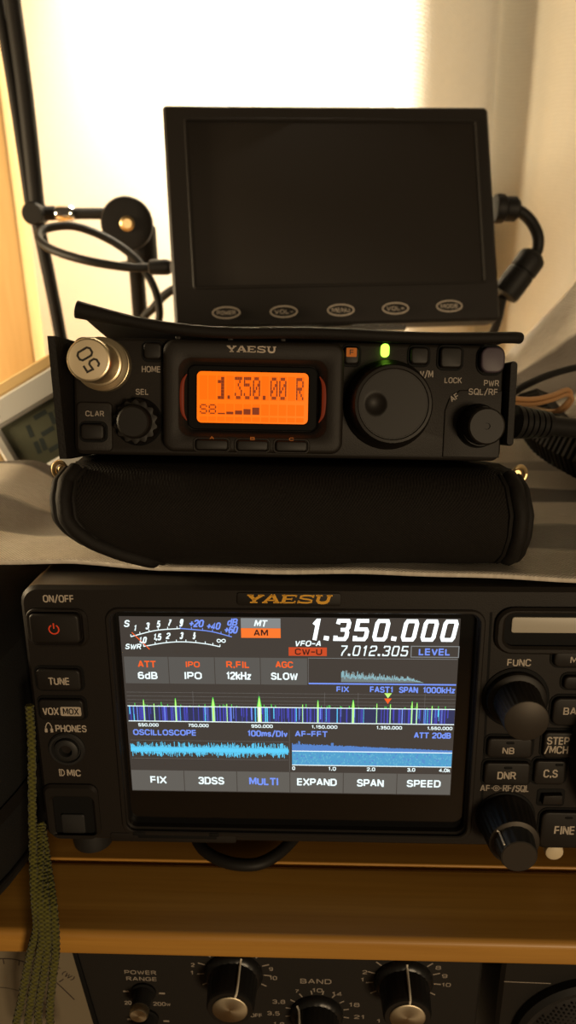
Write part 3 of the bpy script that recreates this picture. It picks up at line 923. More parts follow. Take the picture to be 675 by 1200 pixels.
# audio spectrum
b.quad(0.8, -21.3, 53.8, -16.0, z1, 's_fft2')
for k in range(420):
    x = 0.8 + rnd.random() * 52.5
    y = -21.2 + rnd.random() * 4.4
    b.quad(x, y, x + 0.35, y + 0.25 + rnd.random() * 0.5, z1 + 0.005 + k * 0.00004, rnd.choice(['s_fft', 's_fft3', 's_fft3', 's_fft2']))
for k in range(176):
    x = 0.8 + k * 0.301
    f = k / 175
    h = 2.9 * (1 - 0.72 * f) * (0.78 + 0.22 * rnd.random()) + (0.9 if 42 < k < 46 or 6 < k < 9 else 0)
    b.quad(x, -16.0, x + 0.29, -15.8 + h, z1, 's_fft')
b.quad(0.8, -16.1, 53.8, -15.8, z3, 's_w')
b.quad(0.8, -21.5, 53.8, -21.2, z3, 's_w')
b.quad(-0.1, -24.0, 0.0, -8.0, z1, 's_line')
dx.part('display', b, smooth=False)

# brand plate above the screen
b = B()
b.plate(-15.8, 37.9, 16.5, 42.2, P0 - 0.3, P0 + 0.5, 1.0, 'radio2', 0.25)
slab(b, 'YAESU', -13.0, 38.8, 12.9, 41.6, P0 + 0.53, 'gold', shear=0.30, gap=0.10)
dx.part('brand_plate', b, label='brand plate with gold YAESU lettering')


def button(T, name, x0, y0, x1, y1, h=1.6, z=P0, r=1.4, m='radio2', txt=(), well=0.9, bev=0.6, led=None):
    b = B()
    if well:
        b.ring(rrect(x1 - x0 + 2 * well, y1 - y0 + 2 * well, r + well, 5, (x0 + x1) / 2, (y0 + y1) / 2),
               rrect(x1 - x0 + 0.3, y1 - y0 + 0.3, r + 0.1, 5, (x0 + x1) / 2, (y0 + y1) / 2), z - 0.3, z + 0.25, 'deep', 0.1)
    b.plate(x0, y0, x1, y1, z - 0.5, z + h, r, m, bev)
    for t in txt:
        b.text(t[0], t[1], t[2], t[3], t[4], z + h + 0.02, t[5] if len(t) > 5 else 'ink')
    if led:
        b.plate(led[0] - 1.3, led[1] - 0.45, led[0] + 1.3, led[1] + 0.45, z + h - 0.2, z + h + 0.15, 0.4, 'deep', 0.1)
    return b, T.part(name, b)


# front panel legends are printed on the housing
b = hb
zl = P0 + 0.04
b.text('ON/OFF', -76.7, 38.4, -66.9, 40.9, zl, 'ink')
b.text('PHONES', -77.2, -7.9, -66.8, -5.3, zl, 'ink')
hp = [(-80.3, -7.4), (-80.4, -6.0), (-79.9, -4.8), (-79.4, -4.5), (-78.9, -4.8), (-78.4, -6.0), (-78.5, -7.4)]
b.stroke(hp, 0.3, zl, 'ink')
b.quad(-80.8, -8.1, -79.9, -6.7, zl + 0.01, 'ink')
b.quad(-78.9, -8.1, -78.0, -6.7, zl + 0.01, 'ink')
b.text('MIC', -74.9, -24.9, -70.2, -22.3, zl, 'ink')
b.stroke([(-77.4, -24.7), (-77.4, -22.3), (-76.4, -22.3), (-75.8, -23.0), (-75.8, -24.0), (-76.4, -24.7)], 0.3, zl, 'ink', True)
b.stroke([(-76.8, -24.5), (-76.8, -22.5)], 0.25, zl, 'ink')
b.text('FUNC', 68.7, 17.7, 76.1, 20.2, zl, 'ink')
b.text('AF', 63.1, -28.4, 66.4, -25.9, zl, 'ink2')
b.text('RF/SQL', 70.5, -28.4, 79.2, -25.6, zl, 'ink2')
b.stroke([(68.4 + 1.0 * cos(a), -27.1 + 1.0 * sin(a)) for a in [2 * pi * k / 14 for k in range(14)]], 0.25, zl, 'ink2', True)
b.stroke([(68.4 + 0.4 * cos(a), -27.1 + 0.4 * sin(a)) for a in [2 * pi * k / 10 for k in range(10)]], 0.3, zl, 'ink2', True)
b.stroke([(66.7, -27.1), (67.3, -27.1)], 0.3, zl, 'ink2')
b.stroke([(69.6, -27.1), (70.2, -27.1)], 0.3, zl, 'ink2')
b.plate(-56.9, -49.7, -54.8, -47.3, P0 - 0.2, P0 + 0.05, 0.4, 'ink', 0.0)
b.stroke([(-56.3, -49.2), (-56.3, -47.8), (-55.7, -47.8), (-55.4, -48.3), (-55.4, -49.2)], 0.25, P0 + 0.07, 'deep', True)
dx.part('housing', hb)

# on/off key in its raised frame
b = B()
b.ring(rrect(19.6, 13.0, 3.4, 6, -72.9, 30.0), rrect(16.4, 11.0, 2.0, 6, -73.2, 30.2), P0 - 0.4, P0 + 1.2, 'radio', 0.7)
b.plate(-81.2, 25.2, -65.3, 35.2, P0 - 0.5, P0 + 2.2, 1.6, 'radio2', 0.8)
b.stroke([(-73.4 + 1.55 * cos(a), 30.2 + 1.55 * sin(a)) for a in [radians(120 + 300 * k / 18) for k in range(19)]], 0.42, P0 + 2.23, 'redink')
b.stroke([(-73.4, 30.4), (-73.4, 32.3)], 0.42, P0 + 2.24, 'redink')
dx.part('power_button', b, label='power key with a red power mark')
button(dx, 'tune_button', -81.2, 8.2, -66.8, 15.6, txt=[('TUNE', -77.2, 10.4, -70.3, 13.0)])
b, o = button(dx, 'vox_button', -81.4, -2.4, -66.7, 4.8, txt=[('VOX', -80.2, -0.6, -74.9, 2.1)])
b = B()
b.plate(-74.3, -0.9, -67.5, 2.4, P0 + 1.6, P0 + 1.64, 0.5, 'ink', 0)
b.text('MOX', -73.5, -0.4, -68.3, 1.9, P0 + 1.66, 'deep')
dx.part('mox_legend', b, o, label='light MOX field')
# phones jack
b = B()
b.lathe([(6.2, -0.5), (6.2, 0.5), (5.7, 1.0), (5.0, 1.0), (4.6, 0.2), (4.2, 0.2), (4.0, 1.4), (3.2, 1.8), (2.2, 1.8), (1.9, 1.2), (1.8, -3)], -74.0, -14.2, P0, 'rubber', 36)
dx.part('phone_jack', b)
# microphone socket
b = B()
b.ring(rrect(18.6, 20.6, 3.0, 6, -74.2, -38.0), rrect(13.8, 15.4, 1.6, 6, -73.8, -40.2), P0 - 0.4, P0 + 1.6, 'radio2', 0.9, floor=P0 + 0.05, mfloor='deep')
b.plate(-78.4, -47.2, -70.2, -39.6, P0, P0 + 0.9, 0.8, 'rubber', 0.4)
dx.part('microphone_socket', b)
# card slot below the screen
b = B()
b.plate(-62.0, -50.6, -18.5, -47.2, P0 - 0.2, P0 + 0.3, 0.8, 'radio2', 0.2)
b.plate(-52.3, -48.9, -25.2, -46.9, P0 + 0.2, P0 + 0.5, 0.3, 'deep', 0.05)
b.plate(-54.0, -47.6, -49.6, -46.2, P0 + 0.2, P0 + 0.9, 0.4, 'deep', 0.1)
b.plate(-27.6, -47.6, -24.2, -46.2, P0 + 0.2, P0 + 0.9, 0.4, 'deep', 0.1)
dx.part('card_slot', b)

# knobs
b = B()
b.lathe([(10.6, -0.4), (10.6, 0.4), (10.0, 0.7)], 72.1, 6.7, P0, 'deep', 48)
b.lathe([(9.4, 0.5), (9.6, 1.2), (9.2, 2.4), (8.0, 3.0)], 72.1, 6.7, P0, 'radio2', 90)
b.lathe([(7.6, 2.8), (7.3, 4.0), (7.0, 12.6), (6.7, 13.6)], 72.1, 6.7, P0, 'radio2', 120, flute=(30, 0.35, 3.5, 12.8))
b.lathe([(6.7, 13.5), (6.65, 13.9), (6.3, 14.1)], 72.1, 6.7, P0, 'knobface', 64)
dx.part('function_knob', b, label='tall fluted knob with bare metal face')
b = B()
b.lathe([(9.9, -0.4), (9.9, 0.3), (9.4, 0.6)], 72.1, -38.2, P0, 'deep', 48)
b.lathe([(9.1, 0.4), (9.2, 1.4), (8.9, 6.0), (8.3, 11.4), (7.9, 12.4), (6.4, 12.6)], 72.1, -38.2, P0, 'radio2', 120, flute=(28, 0.4, 1.5, 11.5))
b.lathe([(7.95, 12.2), (8.0, 12.45), (7.7, 12.65)], 72.1, -38.2, P0, 'knobface', 64)
kn = dx.part('gain_knob', b)
b = B()
b.lathe([(6.5, 12.5), (6.3, 13.2), (5.9, 18.0), (5.6, 18.6)], 72.1, -38.2, P0, 'rubber', 90, flute=(16, 0.3, 13.0, 18.2))
b.lathe([(5.6, 18.5), (5.3, 18.8)], 72.1, -38.2, P0, 'knobface', 48)
ap = radians(141)
b.tube([(72.1 + r_ * cos(ap), -38.2 + r_ * sin(ap), P0 + h_) for r_, h_ in ((7.6, 12.75), (6.6, 12.9), (6.05, 18.0))], 0.3, 'pointer', 6, 1)
dx.part('squelch_knob', b, kn, label='inner knob with a white pointer')

# right hand keys
b = B()
b.ring(rrect(70, 15.6, 5.5, 6, 99.0, 30.2), rrect(65, 11.0, 3.0, 6, 99.3, 30.6), P0 - 0.4, P0 + 1.8, 'radio', 0.8, floor=P0 + 0.05, mfloor='deep')
b.plate(69.0, 29.4, 128, 34.6, P0, P0 + 0.6, 0.8, 'window', 0.2)
dx.part('indicator_window', b, label='long indicator strip with a painted beige reflection in a black recess')
button(dx, 'nb_button', 64.2, -14.5, 78.5, -7.4, txt=[('NB', 69.0, -13.0, 72.8, -10.6)], led=(71.3, -8.9))
button(dx, 'dnr_button', 63.8, -24.9, 78.5, -16.5, txt=[('DNR', 68.0, -22.5, 74.0, -19.7)], led=(71.3, -18.2))
button(dx, 'step_button', 82.0, -14.3, 99.0, -5.0, txt=[('STEP', 82.9, -9.3, 90.0, -6.5), ('/MCH', 82.4, -12.6, 89.9, -9.8)])
button(dx, 'cs_button', 79.9, -24.4, 89.9, -15.5, txt=[('C.S', 82.8, -21.6, 87.4, -18.6)], led=(87.6, -16.8))
button(dx, 'fine_button', 83.7, -49.2, 104.0, -35.1, r=2.4, txt=[('FINE', 88.2, -43.6, 95.0, -40.3)], led=(92.6, -37.0))
button(dx, 'band_button', 83.8, -2.4, 104.0, 7.3, r=2.4, txt=[('BAND', 87.1, 1.6, 95.5, 4.2)])
button(dx, 'mode_button', 82.6, 18.2, 104.0, 23.8, r=2.0, txt=[('MODE', 87.6, 19.7, 96.4, 21.9)])
button(dx, 'menu_button', 86.4, 10.4, 104.0, 15.0, r=1.6)
b = B()
b.plate(81.8, -33.6, 91.0, -27.0, P0 - 0.4, P0 + 0.15, 1.2, 'deep', 0.1)
b.prism([(83.3, -31.8), (89.9, -31.6), (89.6, -28.2), (83.6, -28.4)], P0, P0 + 2.0, 'radio', 0.3)
dx.part('drag_lever', b)
b = B()
b.lathe([(40.5, -0.3), (40.5, 0.8), (38.5, 2.0), (38.0, 12.0), (36.5, 14.5), (33.0, 15.0), (31.0, 13.6)], 131.0, -10.0, P0, 'radio2', 120, flute=(60, 0.4, 2.5, 11.5))
dx.part('tuning_dial', b)
for fx in (-74, 166):
    b = B()
    b.lathe([(6.5, 0), (7.0, 2), (7.5, 16), (7.2, 18.2)], 0, 0, 0, 'rubber', 28, axis=((fx, -46.5, -14), (0, -1, -0.02)))
    dx.part('foot', b)
b = B()
b.lathe([(3.2, -1), (3.3, 3), (3.0, 4.5), (2.2, 5.0)], 91.3, -56.0, -6, 'loadcap', 28)
dx.part('foot_cap', b, label='pale round foot cap')

# ------------------------------------------------------------------ tablecloth on the big radio
def cloth_z(x, v):
    yf = 0.2190 - 0.062 * (x + 0.009) + (0.0035 * max(0, -x - 0.05) / 0.05 if x < -0.05 else 0)
    yf = min(yf, 0.2255)
    kb = max(0.0, min(1.0, (-0.078 - x) / 0.018))
    y = yf + (0.462 - 0.128 * kb * kb * (3 - 2 * kb) - yf) * v
    top = 1.1114 - (y - 0.2151) * 0.0787 + 0.0004
    R = 0.0446 + (x - 0.1128) * 1.243
    R = 0.02 * math.log1p(math.exp(min(20, R / 0.02)))
    s = max(0.0, (v - 0.58) / 0.42)
    z = top + R * s ** 1.7 * (1 if x > 0.03 else max(0, (x + 0.02) / 0.05))
    # slump and bulge of the cloth beyond the left end of the radio
    k = max(0.0, min(1.0, (-0.098 - x) / 0.03))
    k = k * k * (3 - 2 * k)
    bulge = 0.010 * math.exp(-((y - 0.305) / 0.035) ** 2) - 0.004 * math.exp(-((y - 0.23) / 0.02) ** 2) - 0.9 * max(0, y - 0.322) + 0.004
    z += k * bulge
    z += 0.0014 + 0.0004 * sin(x * 55 + v * 9) + 0.0002 * sin(x * 140 - v * 22)
    return y, z


def cloth_top(x, y):
    """height of the upper side of the cloth at a place in the room"""
    lo, hi = 0.0, 1.0
    for _ in range(24):
        m_ = (lo + hi) / 2
        if cloth_z(x, m_)[0] < y:
            lo = m_
        else:
            hi = m_
    return cloth_z(x, lo)[1] + 0.0018


b = B()
NX, NV = 150, 96
vs_, uv_, fs_ = [], [], []
for i in range(NX + 1):
    x = -0.245 + i * 0.47 / NX
    y_front = cloth_z(x, 0.0)[0]
    for j in range(NV + 1):
        v = j / NV
        y, z = cloth_z(x, v)
        if j == NV:
            z -= 0.002
        vs_.append((x, y, z))
        uv_.append((x, (y - y_front) / 0.2405))
for i in range(NX):
    for j in range(NV):
        a = i * (NV + 1) + j
        fs_.append([a, a + NV + 1, a + NV + 2, a + 1])
b.add(vs_, fs_, 'cloth')
b.uv = uv_
tc_ = wobj('tablecloth', b, base=(0, 0.22, 1.10))
tc_.data.vertices.foreach_set('co', [c for v in vs_ for c in (v[0], v[1] - 0.22, v[2] - 1.10)])
md = tc_.modifiers.new('thickness', 'SOLIDIFY')
md.thickness = 0.0014
md.offset = 1
tag(tc_, 'cream linen cloth with grey-brown stripes lying on top of the big radio', 'cloth')

# ------------------------------------------------------------------ portable transceiver
YO, YR, YU = (-0.0088, 0.2343, 1.1646), (0.99785, 0.05503, -0.03559), (0.02108, 0.24462, 0.96939)
ya = Thing('portable_transceiver', 'small black portable radio with a lit amber display, in an open black case', 'radio', YO, YR, YU, (0, -19, -80))
b = B()
ZP = -1.2
outl = rrect(134.0, 36.0, 3.0, 6, 0.5, 0.4)
b.loft([[(x, y, -160) for x, y in outl], [(x, y, ZP - 1.2) for x, y in outl], [(x, y, ZP - 0.4) for x, y in inset(outl, 0.4)], [(x, y, ZP) for x, y in inset(outl, 1.2)]], 'port')
# raised corner fields beside the knobs
b.plate(-65.4, -16.6, -54.4, -1.4, ZP - 0.2, ZP + 1.0, 1.5, 'port', 0.5)
b.prism([(48.9, -16.5), (66.8, -16.5), (66.8, 4.4), (60, 4.6), (53.5, 4.4), (50.2, 1.6), (49.0, -2)], ZP - 0.2, ZP + 0.5, 'port', 0.3)
for i in (-24, -8, 8):
    b.plate(i - 0.8 - 10, 17.9, i + 0.8 - 10, 19.0, -3, 1.2, 0.4, 'port', 0.3)
zl = ZP + 0.04
b.text('HOME', -45.4, 8.0, -39.6, 9.9, zl, 'ink2')
b.text('SEL', -47.3, 1.1, -43.3, 2.9, zl, 'ink2')
b.text('CLAR', -62.6, -5.8, -56.9, -4.1, zl + 1.0, 'ink2')
b.text('V/M', 40.8, 8.0, 45.0, 10.2, zl, 'ink2')
b.text('LOCK', 48.6, 6.5, 54.0, 8.3, zl, 'ink2')
b.text('PWR', 61.0, 5.8, 65.8, 7.7, zl, 'ink2')
pen_text(b, 'AF', 50.4, 1.0, 53.2, 2.9, zl + 0.5, 'ink2', 0, 0.16, (51.6, 2.0, cos(radians(32)), sin(radians(32))))
b.text('SQL/RF', 56.2, 3.0, 65.4, 5.0, zl + 0.5, 'ink2')
b.stroke([(54.9 + 0.7 * cos(a), 3.6 + 0.7 * sin(a)) for a in [2 * pi * k / 12 for k in range(12)]], 0.2, zl, 'ink2', True)
b.stroke([(53.5, 3.1), (54.1, 3.4)], 0.2, zl, 'ink2')
b.stroke([(55.7, 3.8), (56.1, 3.9)], 0.2, zl, 'ink2')
ya.part('housing', b)
# display pod: raised frame with sloping walls round the amber display
b = B()
po = rrect(55.2, 33.8, 3.6, 7, -10.8, 0.8)
pi_ = rrect(45.0, 23.4, 3.6, 7, -10.9, 0.5)
pj = rrect(40.6, 20.2, 2.6, 7, -11.0, 0.6)
R = [[(x, y, ZP - 0.2) for x, y in po], [(x, y, 2.2) for x, y in po], [(x, y, 3.0) for x, y in inset(po, 0.5)], [(x, y, 3.3) for x, y in inset(po, 1.3)],
     [(x, y, 3.3) for x, y in inset(pi_, -0.4)], [(x, y, 3.0) for x, y in pi_], [(x, y, -0.4) for x, y in pj]]
b.loft(R, 'port', False, False)
slab(b, 'YAESU', -18.9, 14.3, -4.2, 16.2, 3.34, 'silverink', shear=0.0, gap=0.14)
pod = ya.part('display_pod', b)
b = B()
b.ring(rrect(40.0, 19.8, 2.4, 7, -11.0, 0.6), rrect(34.4, 15.7, 1.5, 7, -11.1, 0.75), -0.6, 0.5, 'gloss', 0.4, floor=-0.5)
ya.part('display_bezel', b, pod)
for x, d in ((-32.4, 1), (10.6, -1)):  # added emissive strips imitate the red glow on the recess walls
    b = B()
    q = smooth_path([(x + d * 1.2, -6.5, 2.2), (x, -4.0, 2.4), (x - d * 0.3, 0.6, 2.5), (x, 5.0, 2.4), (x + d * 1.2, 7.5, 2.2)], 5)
    b.tube([tuple(p) for p in q], lambda t: 0.12 + 0.6 * sin(pi * t), 'red_glow', 8, 1)
    ya.part('painted_glow_strip', b, pod, label='added strip painting the dim red glow beside the display')
b = B()
b.prism(rrect(34.4, 15.7, 1.4, 5, -11.1, 0.75), -0.7, 0.0, 'lcd', 0.0)
for k in range(12):
    x = -27.5 + k * 2.72
    b.plate(x, 0.0, x + 2.4, 7.4, 0.0, 0.01, 0.2, 'lcdcell', 0)
    b.plate(x, -4.6, x + 2.4, -1.2, 0.0, 0.01, 0.2, 'lcdcell', 0)
    b.plate(x, -6.6, x + 2.4, -5.2, 0.0, 0.01, 0.2, 'lcdcell', 0)
for c, x0, y0, x1, y1 in [('1', -21.9, 0.2, -19.9, 7.0), ('.', -18.9, 0.3, -18.1, 1.4), ('3', -16.7, 0.3, -14.4, 7.1), ('5', -13.9, 0.3, -11.6, 7.1), ('0', -11.1, 0.3, -8.8, 7.1),
                          ('.', -8.0, 0.2, -7.1, 1.5), ('0', -5.7, 0.3, -3.4, 7.1), ('0', -3.0, 0.3, -0.7, 7.1), ('R', 2.3, 0.3, 4.6, 7.1), ('S', -27.4, -4.4, -25.1, -1.4), ('8', -24.7, -4.4, -22.3, -1.4)]:
    pixels(b, c, x0, y0, x1, y1, 0.03, 'lcdink')
for x0, y0, x1, y1 in [(-21.8, -4.4, -19.6, -4.0), (-19.2, -4.4, -17.0, -3.6), (-16.5, -4.4, -14.3, -3.2), (-13.9, -4.4, -11.7, -2.7), (-11.2, -4.4, -9.0, -2.2)]:
    b.quad(x0, y0, x1, y1, 0.03, 'lcdink')
ya.part('display', b, pod, smooth=False, label='amber liquid crystal display')
for nm, ch, x0, x1 in (('a_button', 'A', -28.3, -18.4), ('b_button', 'B', -15.7, -6.1), ('c_button', 'C', -3.8, 5.9)):
    b = B()
    b.ring(rrect(x1 - x0 + 1.8, 4.7, 1.6, 5, (x0 + x1) / 2, -13.8), rrect(x1 - x0 + 0.2, 3.3, 1.0, 5, (x0 + x1) / 2, -13.8), 2.8, 3.55, 'port', 0.25)
    b.plate(x0, -15.4, x1, -12.2, 2.6, 4.3, 1.0, 'port2', 0.5)
    b.text(ch, (x0 + x1) / 2 - 0.7, -12.1, (x0 + x1) / 2 + 0.7, -11.2, 3.6, 'fkey')
    ya.part(nm, b)


def pbutton(name, x0, y0, x1, y1, h=2.0, m='port2', r=1.3, label=None, z=ZP, side=True):
    b = B()
    b.ring(rrect(x1 - x0 + 1.6, y1 - y0 + 1.6, r + 0.8, 5, (x0 + x1) / 2, (y0 + y1) / 2), rrect(x1 - x0 + 0.2, y1 - y0 + 0.2, r, 5, (x0 + x1) / 2, (y0 + y1) / 2), z - 0.2, z + 0.4, 'deep', 0.15)
    b.plate(x0, y0, x1, y1, z - 0.3, z + h, r, m, 0.6)
    return b, ya.part(name, b, label=label)


pbutton('home_button', -44.6, 11.9, -39.1, 16.9)
pbutton('clar_button', -63.8, -13.0, -56.6, -8.1, z=ZP + 1.0)
pbutton('vm_button', 37.4, 12.0, 43.0, 17.2)
pbutton('lock_button', 46.6, 11.1, 53.4, 17.4)
pbutton('pwr_button', 59.0, 9.8, 66.4, 17.6, h=3.0, m='pwr', r=2.6, label='grey-violet power button')
b, o = pbutton('f_button', 16.9, 11.6, 21.5, 17.0)
b = B()
b.plate(17.5, 13.8, 20.7, 16.5, ZP + 2.0, ZP + 2.05, 0.3, 'fkey', 0)
b.text('F', 18.5, 14.3, 19.8, 16.0, ZP + 2.08, 'black_ink')
ya.part('f_legend', b, o, label='amber field with the letter F')
b = B()
b.plate(28.3, 14.0, 30.9, 18.1, ZP - 0.2, ZP + 1.3, 1.2, 'led', 0.5)
ya.part('status_light', b, label='lit green lamp')
# knobs of the portable radio
b = B()
b.lathe([(13.9, -0.3), (13.9, 0.6), (13.6, 1.2), (13.3, 2.2), (12.6, 3.0), (12.3, 8.0), (12.0, 10.2), (11.5, 11.0), (10.7, 11.1), (10.4, 10.8), (10.0, 10.8), (9.9, 8.5)], 31.1, -0.6, ZP, 'port2', 96, flute=(48, 0.22, 3.2, 9.5))
k0 = len(b.v)
b.lathe([(10.1, 8.8)] + [(10.1 - 10.0 * k / 26, 10.8) for k in range(27)], 31.1, -0.6, ZP, 'port2', 64)
for k in range(k0, len(b.v)):
    x, y, z = b.v[k]
    d = math.hypot(x - 25.8, y + 0.6)
    if d < 3.3:
        b.v[k] = (x, y, z - 1.1 * (1 - (d / 3.3) ** 2))
ya.part('main_dial', b)
b = B()
b.lathe([(7.5, -0.3), (7.4, 0.8), (7.0, 1.2)], -46.5, -7.2, ZP, 'deep', 48)
b.lathe([(7.1, 0.9), (7.1, 4.6), (6.7, 5.4), (5.2, 5.6)], -46.5, -7.2, ZP, 'port2', 112, flute=(14, 0.9, 1.0, 5.5))
b.lathe([(5.1, 5.4), (5.0, 9.0), (4.8, 10.0), (4.3, 10.4)], -46.5, -7.2, ZP, 'port2', 64)
ya.part('select_knob', b)
b = B()
b.lathe([(7.0, -0.2), (6.9, 0.9), (6.4, 1.2)], 59.6, -6.6, ZP, 'deep', 48)
b.lathe([(6.6, 1.0), (6.5, 4.0), (6.1, 4.6)], 59.6, -6.6, ZP, 'port2', 96, flute=(16, 0.5, 1.2, 4.1))
b.lathe([(5.9, 4.4), (5.8, 9.6), (5.6, 10.4), (5.1, 10.8), (1.0, 10.8), (0.9, 10.4)], 59.6, -6.6, ZP, 'port2', 96, flute=(16, 0.5, 5.0, 10.0))
ya.part('gain_knob', b)
b = B()
b.lathe([(7.6, -0.2), (7.6, 0.8), (7.2, 1.2), (5.0, 1.25)], -56.2, 9.8, ZP, 'nickel', 40)
ya.part('antenna_socket', b, label='metal antenna socket')

# dummy load on the antenna socket
dl = Thing('dummy_load', 'brass-coloured cylinder plug with white cap marked 50 on the portable radio', 'plug', YO, YR, YU, (-56.2, 9.8, 2))
b = B()
b.lathe([(6.6, 1.3), (7.9, 1.5), (8.1, 2.2), (8.1, 5.0), (7.9, 5.6), (7.4, 5.8), (7.4, 6.8), (7.9, 7.0), (7.9, 8.2), (7.3, 8.6), (6.6, 9.0), (6.5, 10.2), (6.7, 10.4), (6.7, 11.0), (6.1, 11.3)], -56.2, 9.8, ZP, 'loadbody', 56)
dl.part('collar', b)
b = B()
b.lathe([(6.1, 11.0), (6.0, 20.0), (6.15, 20.2), (6.15, 23.0), (5.9, 23.6), (5.5, 23.8)], -56.2, 9.8, ZP, 'loadbody', 56)
cy_ = dl.part('barrel', b)
b = B()
b.lathe([(5.45, 23.6), (5.45, 24.0), (5.2, 24.15)], -56.2, 9.8, ZP, 'loadcap', 48)
pen_text(b, '50', -56.2 - 3.3, 9.8 - 2.3, -56.2 + 3.3, 9.8 + 2.3, ZP + 24.2, 'black_ink', 0, 0.13, (-56.2, 9.8, cos(radians(121)), sin(radians(121))))
dl.part('cap', b, label='pale round cap with the number 50')

# ------------------------------------------------------------------ carrying case of the portable radio
ca_ = Thing('carrying_case', 'black padded carrying case, its front flap bulging under the portable radio', 'case', YO, YR, YU, (0, -53, -60))


def sheet(b, rows, th, m):
    """closed thick sheet over a grid of points (rows of equal length); th = thickness vector function"""
    nr, nc = len(rows), len(rows[0])
    top = [p for r in rows for p in r]
    bot = [(p[0] + th[0], p[1] + th[1], p[2] + th[2]) for p in top]
    n = len(top)
    fs = []
    for i in range(nr - 1):
        for j in range(nc - 1):
            a = i * nc + j
            fs.append([a, a + 1, a + nc + 1, a + nc])
            fs.append([n + a, n + a + nc, n + a + nc + 1, n + a + 1])
    edge = [j for j in range(nc)] + [i * nc + nc - 1 for i in range(1, nr)] + [(nr - 1) * nc + j for j in range(nc - 2, -1, -1)] + [i * nc for i in range(nr - 2, 0, -1)]
    for k in range(len(edge)):
        a, c = edge[k], edge[(k + 1) % len(edge)]
        fs.append([c, a, n + a, n + c])
    b.add(top + bot, fs, m)


# stuffed front flap: a closed pillow section swept in x
prof = [(-19.3, -60), (-19.3, -20), (-19.6, -3), (-21, 3), (-24, 7.5), (-29, 10.5), (-35, 11.5), (-41, 10.2), (-46, 7.0), (-50, 2.5), (-52.3, -3), (-52.4, -12), (-50.0, -26), (-44.0, -60), (-32, -130), (-29, -150), (-27, -150), (-27, -100)]


def flap_x(y, z):
    k = 1.0 - max(-10, z) / 245.0
    L = [(-19, -65.5), (-22, -69.5), (-25, -72.2), (-30, -73.2), (-36, -72.6), (-40, -69.5), (-44, -64), (-48, -55), (-51, -46), (-54, -41)]
    Rr = [(-17, 68.3), (-20, 72), (-25, 75.4), (-33, 77.4), (-40, 77), (-46, 75.4), (-51, 72.4), (-54, 67)]

    def ip(T):
        if y >= T[0][0]:
            return T[0][1]
        for (a, va), (c, vc) in zip(T, T[1:]):
            if y >= c:
                return va + (vc - va) * (a - y) / (a - c)
        return T[-1][1]
    if z < -14:
        f = min(1, (-14 - z) / 25)
        return (ip(L) * k) * (1 - f) + -68 * f, (ip(Rr) * k) * (1 - f) + 70 * f
    return ip(L) * k, ip(Rr) * k


ps = smooth_path([(0, y, z) for y, z in prof], 4)
rings = []
NXF = 40
ends = [flap_x(p.y, p.z) for p in ps]
for j in range(NXF + 1):
    t = j / NXF
    ring = []
    for p, (xl, xr) in zip(ps, ends):
        x = xl + (xr - xl) * t
        e = min(t, 1 - t) * NXF
        puff = 1.0 if e > 2 else 0.93 + 0.035 * e
        zz = p.z + (0.35 * sin(x * 0.11) + 0.2 * sin(x * 0.31 + p.y * 0.3) if p.z > -8 else 0)
        ring.append((x, -35 + (p.y + 35) * puff if p.z > -14 else p.y, zz if puff == 1 else zz - (1 - puff) * 14))
    rings.append(ring)
YM = ca_.root.matrix_world.to_3x3()
YOv = Vector(YO)


def above_cloth(p, r=0.4):
    """lift a point of the case so that it rests on the cloth"""
    w = YM @ (Vector(p) * 0.001) + YOv
    zc = cloth_top(w.x, w.y) + r * 0.001
    if w.z >= zc:
        return tuple(p)
    w.z = zc
    return tuple((YM.transposed() @ (w - YOv)) * 1000)


rings = [[above_cloth(p) for p in ring] for ring in rings]
b = B()
b.loft(rings, 'nylon')
ca_.part('front_flap', b, angle=60)
vis = [k for k, p in enumerate(ps) if p.z > -14 and p.y < -21.3]
for side in (0, 1):
    line, seam = [], []
    for k in vis:
        p = ps[k]
        x = ends[k][side]
        s_ = 1 if side == 0 else -1
        line.append((x + s_ * 0.3, -35 + (p.y + 35) * 0.95, p.z - 0.4))
        seam.append((x + s_ * 6.0, p.y, p.z + 0.2))
    b = B()
    line = [above_cloth(p, 2.3) for p in line]
    seam = [above_cloth(p, 1.4) for p in seam]
    mid = [tuple((Vector(a) * 0.5 + Vector(c) * 0.5) + Vector((0, 0, 0.5))) for a, c in zip(line, seam)]
    b.tube(line, 1.5, 'tape', 10, 2)
    b.tube(seam, 0.8, 'tape', 8, 2)
    mid = [above_cloth(p, 2.8) for p in mid]
    b.tube(mid, 2.4, 'tape', 10, 2, flat=1.0)
    ca_.part('binding', b, label='folded black edge tape')
    b = B()
    c = Vector((-71.6, -22.6, -3)) if side == 0 else Vector((74.9, -21.6, -4))
    rr = [(c.x + 1.9 * cos(a), c.y + 2.3 * sin(a), c.z) for a in [2 * pi * k / 20 for k in range(21)]]
    b.tube(rr, 0.75, 'brass', 8, 1)
    b.lathe([(1.7, -1.0), (1.7, 0.6), (1.2, 1.1)], c.x + (1.2 if side == 0 else -1.2), c.y, c.z, 'brass', 20)
    ca_.part('ring_stud', b, label='small brass ring')
